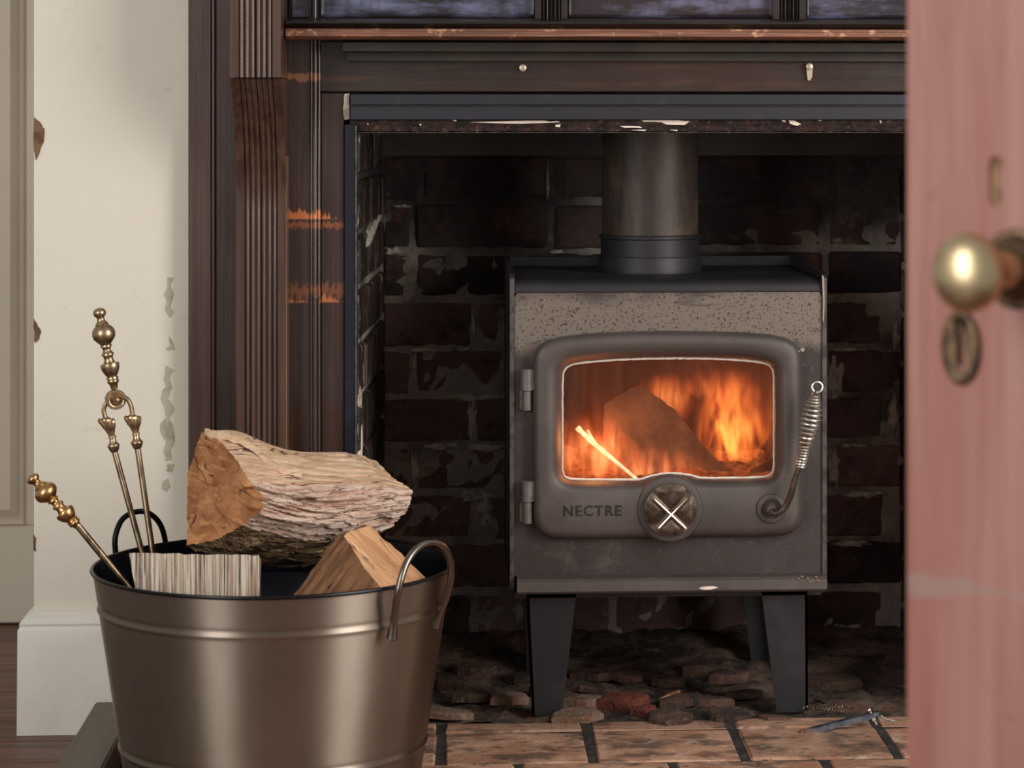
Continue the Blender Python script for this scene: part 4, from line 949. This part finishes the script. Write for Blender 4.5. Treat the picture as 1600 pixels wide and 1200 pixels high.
def capring(base, rings_n, mi, out):
    ctr = sum(base, Vector()) / len(base); prev = None; rows = []
    for j in range(1, rings_n + 1):
        f_ = 1 - j / rings_n * .97; row = []
        for k, p in enumerate(base):
            q = ctr + (p - ctr) * f_
            row.append(q + out * (.0022 * fbm(q.x * 60, q.z * 60, q.y * 60) + .006 * max(-1, min(1, 8 * fbm(q.x * 9, q.z * 14 + 2, 4, 1))) * min(1, j / 3) + .003 * max(-1, min(1, 12 * fbm(q.x * 25, q.z * 40, 9, 1))) * min(1, j / 3)))
        rows.append(row)
    return rows
for base_i, out in ((0, -axis), (nst - 1, axis)):
    base = R_[base_i]; o0 = base_i * tot; prev = list(range(o0, o0 + tot))
    for row in capring(base, 16, 3, out):
        o1 = len(b.v); b.v += row
        for k in range(tot):
            b.f.append([prev[k], prev[(k + 1) % tot], o1 + (k + 1) % tot, o1 + k]); b.mi.append(3)
        prev = list(range(o1, o1 + tot))
    b.f.append(prev); b.mi.append(3)
big = b.build('split_log', [m_logtop, m_logface, m_logund, m_logend], smooth=True, angle=45)
tag(big, 'large split log with orange end lying across the top of the tub', 'log', 'firewood in the tub')
# strip of bark peeling along its top
b = MB()
top = smooth_path([P(320, 676, 3.652), P(352, 682, 3.64), P(380, 690, 3.64), P(402, 704, 3.64), P(420, 722, 3.635), P(440, 734, 3.63), P(472, 741, 3.635)], 10)
R_ = []
for i, p in enumerate(top):
    t = i / (len(top) - 1); wd = .011 * math.sin(PI * min(1, t * .8 + .15)) + .002
    R_.append([p + Vector((0, -wd, -.004 + .003 * fbm(i * .3, 0, 0))), p + Vector((0, -wd * .5, .004)), p + Vector((0, wd * .2, .006 + .003 * fbm(i * .4, 3, 0))), p + Vector((0, wd, .001)), p + Vector((0, 0, -.004))])
b.rings(R_, cap0=True, cap1=True); b.build('bark_strip', m_logtop, big, smooth=True)
# pale block
def fit(o):
    "keep a log within the tub's wall and floor"
    for v in o.data.vertices:
        x, y = v.co.x - tx, v.co.y - TY; r = math.hypot(x, y); z = v.co.z
        lim = trad(min(z, zr)) - .01
        if z < zr + .012 and r > lim: v.co.x = tx + x / r * lim; v.co.y = TY + y / r * lim
        v.co.z = max(z, .026)
    return o
fit(big)
def subd(o, cuts, amp, sc_, seed):
    import bmesh as bm_
    q = bm_.new(); q.from_mesh(o.data); bm_.ops.subdivide_edges(q, edges=q.edges, cuts=cuts, use_grid_fill=True)
    for v in q.verts:
        x, y, z = v.co.x * sc_[0], v.co.y * sc_[1], v.co.z * sc_[2]
        v.co += Vector((fbm(x, y, z + seed) * amp, fbm(x + 9, y, z + seed) * amp, fbm(x, y + 5, z + seed) * amp))
    bm_.ops.recalc_face_normals(q, faces=q.faces); q.to_mesh(o.data); q.free()
    o.data.shade_smooth(); o.data.set_sharp_from_angle(angle=math.radians(40)); return o
fr = [P(x, y, 3.47) for x, y in ((201, 864), (300, 866), (403, 867))]
b = MB(); A0 = [P(201, 864, 3.545), P(404, 868, 3.545)]
bot = .05
vs = [A0[0], A0[1], Vector((A0[1].x - .004, 3.56, bot)), Vector((A0[0].x + .05, 3.57, bot)), A0[0] + Vector((.006, .06, -.014)), A0[1] + Vector((-.002, .065, -.016)), Vector((A0[1].x - .004, 3.62, bot)), Vector((A0[0].x + .05, 3.62, bot))]
b.add(vs, [(0, 3, 2, 1), (4, 5, 6, 7), (0, 1, 5, 4), (3, 7, 6, 2), (0, 4, 7, 3), (1, 2, 6, 5)])
tag(fit(subd(b.build('split_log', m_block), 22, .0016, (160, 60, 20), 1)), 'pale grey split log standing on end at the front left of the tub', 'log', 'firewood in the tub')
b = MB(); r_ = random.Random(7)
# wedge log
T1, T2 = P(537, 836, 3.52), P(577, 820, 3.57)
Fr = P(597, 925, 3.48)
Lf = P(455, 938, 3.52); Rt = P(672, 910, 3.57)
Lb = P(520, 915, 3.60); Rb = P(668, 900, 3.62)
def low(v): return Vector((tx + (v.x - tx) * .75, TY + (v.y - TY) * .75, v.z - .16))
vs = [T1, T2, Rt, Fr, Lf, Lf + Vector((0, .08, -.02)), Rt + Vector((-.02, .07, 0)), T2 + Vector((-.01, .05, -.01)), T1 + Vector((-.01, .06, -.01)),
      low(Rt), low(Fr), low(Lf), low(Lf + Vector((0, .08, 0))), low(Rt + Vector((-.02, .07, 0)))]
def face(mi, f): b.f.append(f); b.mi.append(mi)
b.v = [Vector(v) for v in vs]
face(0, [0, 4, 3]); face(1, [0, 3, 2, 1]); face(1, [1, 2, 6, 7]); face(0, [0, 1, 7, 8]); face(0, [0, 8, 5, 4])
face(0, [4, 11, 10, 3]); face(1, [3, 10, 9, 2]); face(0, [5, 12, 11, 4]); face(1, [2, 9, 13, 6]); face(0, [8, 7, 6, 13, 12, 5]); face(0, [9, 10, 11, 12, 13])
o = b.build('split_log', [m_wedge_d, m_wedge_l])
import bmesh
q = bmesh.new(); q.from_mesh(o.data); bmesh.ops.triangulate(q, faces=q.faces); q.to_mesh(o.data); q.free()
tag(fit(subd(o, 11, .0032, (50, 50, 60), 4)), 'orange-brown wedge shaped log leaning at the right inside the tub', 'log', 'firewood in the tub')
# ------------------------------------------------------------------ fire irons
def turned(pxprof, Y0, Y1, n=28):
    "lathe through photo points (px, py, radius px)"
    a, z_ = pxprof[0], pxprof[-1]; p0 = P(a[0], a[1], Y0); p1 = P(z_[0], z_[1], Y1); t = (p1 - p0).normalized(); prof = []
    for i, (px, py, r) in enumerate(pxprof):
        f_ = math.hypot(px - a[0], py - a[1]) / math.hypot(z_[0] - a[0], z_[1] - a[1]); prof.append(((p1 - p0).length * f_, r * S((Y0 + Y1) / 2)))
    b = MB(); b.lathe(p0, p1, prof, n); return b
def ball(x0_, y0_, x1_, y1_, s0, s1, r, n=7, r0=None):
    out = []
    for k in range(n + 1):
        t = k / n; f_ = s0 + (s1 - s0) * t; out.append((x0_ + (x1_ - x0_) * f_, y0_ + (y1_ - y0_) * f_, max(r * math.sin(PI * (.06 + .88 * t)), .5)))
    return out
def handle_prof(x0_, y0_, x1_, y1_, L_, items):
    out = []
    for it in items:
        d, r = it[0], it[1]; f_ = d / L_
        out.append((x0_ + (x1_ - x0_) * f_, y0_ + (y1_ - y0_) * f_, r))
    return out
knobs = [(0, .8), (1, 5), (3, 8), (6, 9.8), (9, 10), (12, 9), (14.5, 6.5), (17, 5.5), (21, 6.5), (25, 9.5), (26.5, 10.5), (28, 10), (28.5, 11), (31, 14), (36, 17), (42, 18), (48, 16.8), (53, 13), (57, 9), (58.5, 8), (60, 9), (62, 9), (63, 7.2), (67, 5.8), (70, 7), (73, 9.5), (75.5, 9.5), (77, 7.5), (82, 7), (87, 9), (88.5, 14), (91, 14.8), (96, 14.2), (102, 12), (108, 8.6), (109, 7), (110, 9), (113, 9.4), (114, 8), (116, 9.2), (119, 8.8), (121, 6.5), (127, 5.5)]
tg = empty('fire_tongs', label='tall brass-handled fire tongs standing at the back left of the tub', cat='fire tongs')
YT = 3.80
turned(handle_prof(154, 481, 179, 608, 129.5, [(d, r) for d, r in knobs] + [(129.5, 5)]), YT, YT).build('handle', m_brass, tg, smooth=True, angle=50)
pc = P(182, 625, YT - .004); s = S(YT)
b = MB(); b.lathe(pc + Vector((-.005, .016, 0)), pc, [(0, 15 * s), (.012, 16 * s), (.014, 15 * s), (.014, 13 * s), (.0155, 12.4 * s), (.0145, 11 * s), (.0145, 9.5 * s), (.016, 9 * s), (.015, 7.5 * s), (.013, 6.5 * s), (.013, 5 * s), (.019, 4.6 * s), (.021, 3 * s), (.0215, .5 * s)], 32)
b.build('pivot_disc', m_brass, tg, smooth=True, angle=40)
def irons(arc, fan_top, fan_bot, hw, rod0, rod1, Yend):
    b = MB(); b.tube(smooth_path([P(x, y, YT) for x, y in arc], 5), 3.6 * s, 8); b.build('shoulder', m_brass, tg, smooth=True)
    # shell of four ribs
    tx0, ty0 = fan_top; bx_, by_ = fan_bot; b = MB()
    for k in range(4):
        o_ = (k - 1.5) / 1.5
        topx = tx0 + o_ * hw * .78; topy = ty0 + abs(o_) * 3
        midx = topx * .55 + bx_ * .45 + o_ * 1.5; midy = ty0 * .55 + by_ * .45
        b.tube(smooth_path([P(topx, topy, YT - .001), P(topx * .8 + midx * .2, topy * .8 + midy * .2, YT - .004), P(midx, midy, YT - .003), P(bx_ + o_ * 1.2, by_, YT)], 4), [.0012] + [4.2 * s] * 4 + [3.8 * s] * 4 + [2.8 * s] * 4, 8)
    b.build('shell_ornament', m_brass, tg, smooth=True)
    L_ = math.hypot(rod0[0] - bx_, rod0[1] - by_)
    turned(handle_prof(bx_, by_ - 2, rod0[0], rod0[1] + 2, L_ + 4, [(0, 4), (2, 6), (4, 6), (5, 4.8), (9, 5), (13, 7), (15, 9), (18, 9.4), (20, 8), (22, 8), (L_ + 2, 6), (L_ + 4, 4.5)]), YT, YT).build('collar', m_brass, tg, smooth=True, angle=50)
    p0, p1 = P(rod0[0], rod0[1], YT), P(rod1[0], rod1[1], Yend); e = p0 + (p1 - p0) * ((p0.z - .03) / (p0.z - p1.z))
    b = MB(); b.tube([p0, p1, e], 4.7 * s, 12); b.build('rod', m_rod, tg, smooth=True)
irons([(172, 622), (165, 632), (162, 642), (166, 656)], (166, 654), (175, 682), 12.5, (179, 705), (221, 860), YT - .03)
irons([(192, 620), (200, 625), (205, 636), (207, 650)], (207, 650), (212, 677), 12.5, (215, 700), (238, 860), YT - .03)
pk = empty('poker', label='brass-handled poker leaning out over the left rim of the tub', cat='poker')
YK = 3.66
L_ = math.hypot(128 - 47, 829 - 743)
turned(handle_prof(47, 743, 128, 829, 127, [(d * .93, r * 1.04) for d, r in knobs if d < 122] + [(116, 6), (118, 5.5)]), YK, YK).build('handle', m_brass2, pk, smooth=True, angle=50)
p0, p1 = P(123, 823, YK), P(190, 905, YK); e = p0 + (p1 - p0) * ((p0.z - .06) / (p0.z - p1.z))
b = MB(); b.tube([p0, p1, e], 5.6 * S(YK), 12); b.build('rod', m_rod, pk, smooth=True)

# ------------------------------------------------------------------ iron tool and wire on the hearth
it = empty('iron_lever', label='small grey iron lever with a bolt lying on the hearth bricks', cat='tool')
g = lambda px, py, dz=0: (lambda Yg: P(px, py, Yg) )((HC - dz) / ((py - CY) / F) * .9985)
p0 = g(1250, 1146, .004); p1 = g(1372, 1113, .016); p1 = P(1372, 1115, p0.y + .03)
dv = (p1 - p0).normalized(); sd = Vector((dv.y, -dv.x, 0)).normalized() * .006; up = Vector((0, 0, .0042))
b = MB(); R_ = []
for t, k in ((0, .5), (.04, .9), (.3, 1), (.97, 1.05), (1, .8)):
    p = p0.lerp(p1, t); R_.append([p - sd * k - up, p + sd * k - up, p + sd * k + up, p - sd * k + up])
b.rings(R_[1:], cap0=True, cap1=True); b.build('bar', m_tool, it)
b = MB(); p = p0 - dv * .0; b.rings([[q + (q - p0) * .12 for q in R_[0]], [q + (q - p0.lerp(p1, .14)) * .06 for q in [p0.lerp(p1, .14) + o_ for o_ in (-sd - up, sd - up, sd + up, -sd + up)]]], cap0=True, cap1=True); b.build('rusty_tip', m_rust, it)
b = MB(); q0 = P(1358, 1107, p1.y); q1 = P(1371, 1133, p1.y - .01)
b.lathe(q0, q1, [(0, .002), (.001, .005), (.004, .0052), (.005, .003), (.016, .003), (.0165, .006), (.021, .006), (.0215, .003), (.028, .003)], 6); b.build('bolt', m_ring, it)
b = MB(); b.tube([P(1376, 1118, p1.y), P(1384, 1124, p1.y - .004), P(1398, 1127, p1.y - .006)], .0016, 6); b.build('pin', m_silver, it, smooth=True)
b = MB(); r_ = random.Random(12); pts = []
for i in range(90):
    t = i / 89; base = P(1256 + 78 * t, 1118 - 3 * t, 4.11); base.z = .009 + .002 * math.sin(i)
    pts.append(base + Vector((.003 * math.cos(i * 1.1), .004 * math.sin(i * 1.1), .004 * math.sin(i * 1.1 + 1))))
b.tube(smooth_path(pts, 2), .0006, 5)
tag(b.build('wire_curls', m_rod, smooth=True), 'curled shiny wire lying behind the iron lever', 'wire')

# ------------------------------------------------------------------ red door, open, near the camera
BETA = math.radians(45)
ex, ey = X(1413, 1.85), 1.85
dd = empty('door_1', label='open red painted door with brass knob in the right foreground', kind='structure')
dd.location = (ex, ey, 0); dd.rotation_euler = (0, 0, -BETA)
Xd = Vector((math.cos(BETA), -math.sin(BETA), 0))
def on_door(px, py):
    "local coordinates on the door's face of what the photo shows at px,py"
    k = P(px, py, 1.0); k = k - Vector((0, 0, HC)); # direction per unit Y
    # ex + t cos = k.x*Y ; ey - t sin = Y
    t = (k.x * ey - ex) / (math.cos(BETA) + k.x * math.sin(BETA)); Yv = ey - t * math.sin(BETA)
    return t, HC + k.z * Yv
sx_, sz_ = on_door(1556, 283)
W_ = .8; z0, z1 = .005, 1.98; TK = .036
cap = []
for k in range(16):
    a = PI * k / 15; cap.append((.0058 * math.cos(a), .0125 + .0058 * math.sin(a)))
for k in range(16):
    a = PI + PI * k / 15; cap.append((.0058 * math.cos(a), -.0125 + .0058 * math.sin(a)))
n_ = 64
rect = [(.006 - sx_, z0 - sz_), (W_ - sx_, z0 - sz_), (W_ - sx_, z1 - sz_), (.006 - sx_, z1 - sz_)]
ro_ = polar(rect, (0, 0), n_); rc = polar(cap, (0, 0), n_)
# insert the true corners of the rectangle
for cx_, cz_ in rect:
    k = min(range(n_), key=lambda i: -(ro_[i][0] * cx_ + ro_[i][1] * cz_) / math.hypot(*ro_[i]) / math.hypot(cx_, cz_)); ro_[k] = (cx_, cz_)
L3 = lambda r, y: [Vector((sx_ + a, y, sz_ + b_)) for a, b_ in r]
b = MB(); b.rings([L3(ro_, 0), L3(rc, 0), L3([(a * .95, z * .98) for a, z in rc], .004)])
sl = b.build('door_face', m_red, dd)
b = MB(); b.rings([L3([(a * .95, z * .98) for a, z in rc], .004), L3([(a * .9, z * .96) for a, z in rc], .012)], cap1=True); b.build('slot_lining', m_mort_in, dd)
b = MB()
b.rings([[(.006, 0, z), (.0015, .0015, z), (0, .006, z), (0, TK, z), (W_, TK, z), (W_, 0, z)] for z in (z0, z1)], close=False); b.box(0, W_, TK, TK + .001, z0, z1)
b.build('door_core', m_red, dd)
kx, kz = on_door(1503, 543)
def ell(rx, rz, n=48): return [(rx * math.cos(2 * PI * k / n), rz * math.sin(2 * PI * k / n)) for k in range(n)]
L4 = lambda r, y, cx_=kx, cz_=kz: [Vector((cx_ + a, y, cz_ + b_)) for a, b_ in r]
key = polar([(-.003, .012), (.003, .012), (.0035, -.004), (.006, -.008), (.0065, -.013), (.003, -.017), (-.003, -.017), (-.0065, -.013), (-.006, -.008), (-.0035, -.004)], (0, -.005), 48)
b = MB(); b.rings([L4(ell(.0165, .027), 0), L4(ell(.0165, .027), -.002), L4(ell(.015, .0255), -.0035), L4(ell(.0125, .0225), -.0035), L4(ell(.0118, .0215), -.0025), L4(key, -.0025), L4(key, .004)])
es = b.build('escutcheon', m_dplate, dd, smooth=True, angle=50)
b = MB(); b.add(L4(key, .002), [list(range(48))]); b.build('keyhole', m_hole, es)
b = MB(); b.rings([L4([(x_ - .0042 - z_ * .12, z_ + .002) for x_, z_ in ((-.0025, .017), (.0025, .017), (.0035, .006), (.002, -.006), (.0028, -.012), (0, -.016), (-.0028, -.012), (-.002, -.006), (-.0025, .006))], y_) for y_ in (-.0035, -.0055)], cap0=True, cap1=True)
b.build('keyhole_cover', m_dplate, es)
rx_, rz_ = on_door(1590, 420)
kk = empty('x2'); bpy.data.objects.remove(kk)
b = MB(); p = Vector((rx_, 0, rz_)); b.lathe(p, p + Vector((0, -1, 0)), [(0, .0285), (.002, .0285), (.003, .027), (.003, .024), (.005, .0225), (.008, .021), (.009, .017), (.012, .0145), (.014, .012)], 48)
rs = b.build('rose', m_dplate, dd, smooth=True, angle=50)
b = MB(); prof = [(.012, .013), (.018, .0125), (.024, .0095), (.034, .0095), (.040, .0115), (.043, .016)]
for k in range(17):
    a = PI * (.16 + .84 * k / 16); prof.append((.0625 - .0155 * math.cos(a) , .0278 * math.sin(a) if k < 16 else .0005))
b.lathe(p, p + Vector((0, -1, 0)), prof, 48)
b.build('door_knob', m_dbrass, dd, smooth=True, angle=60)
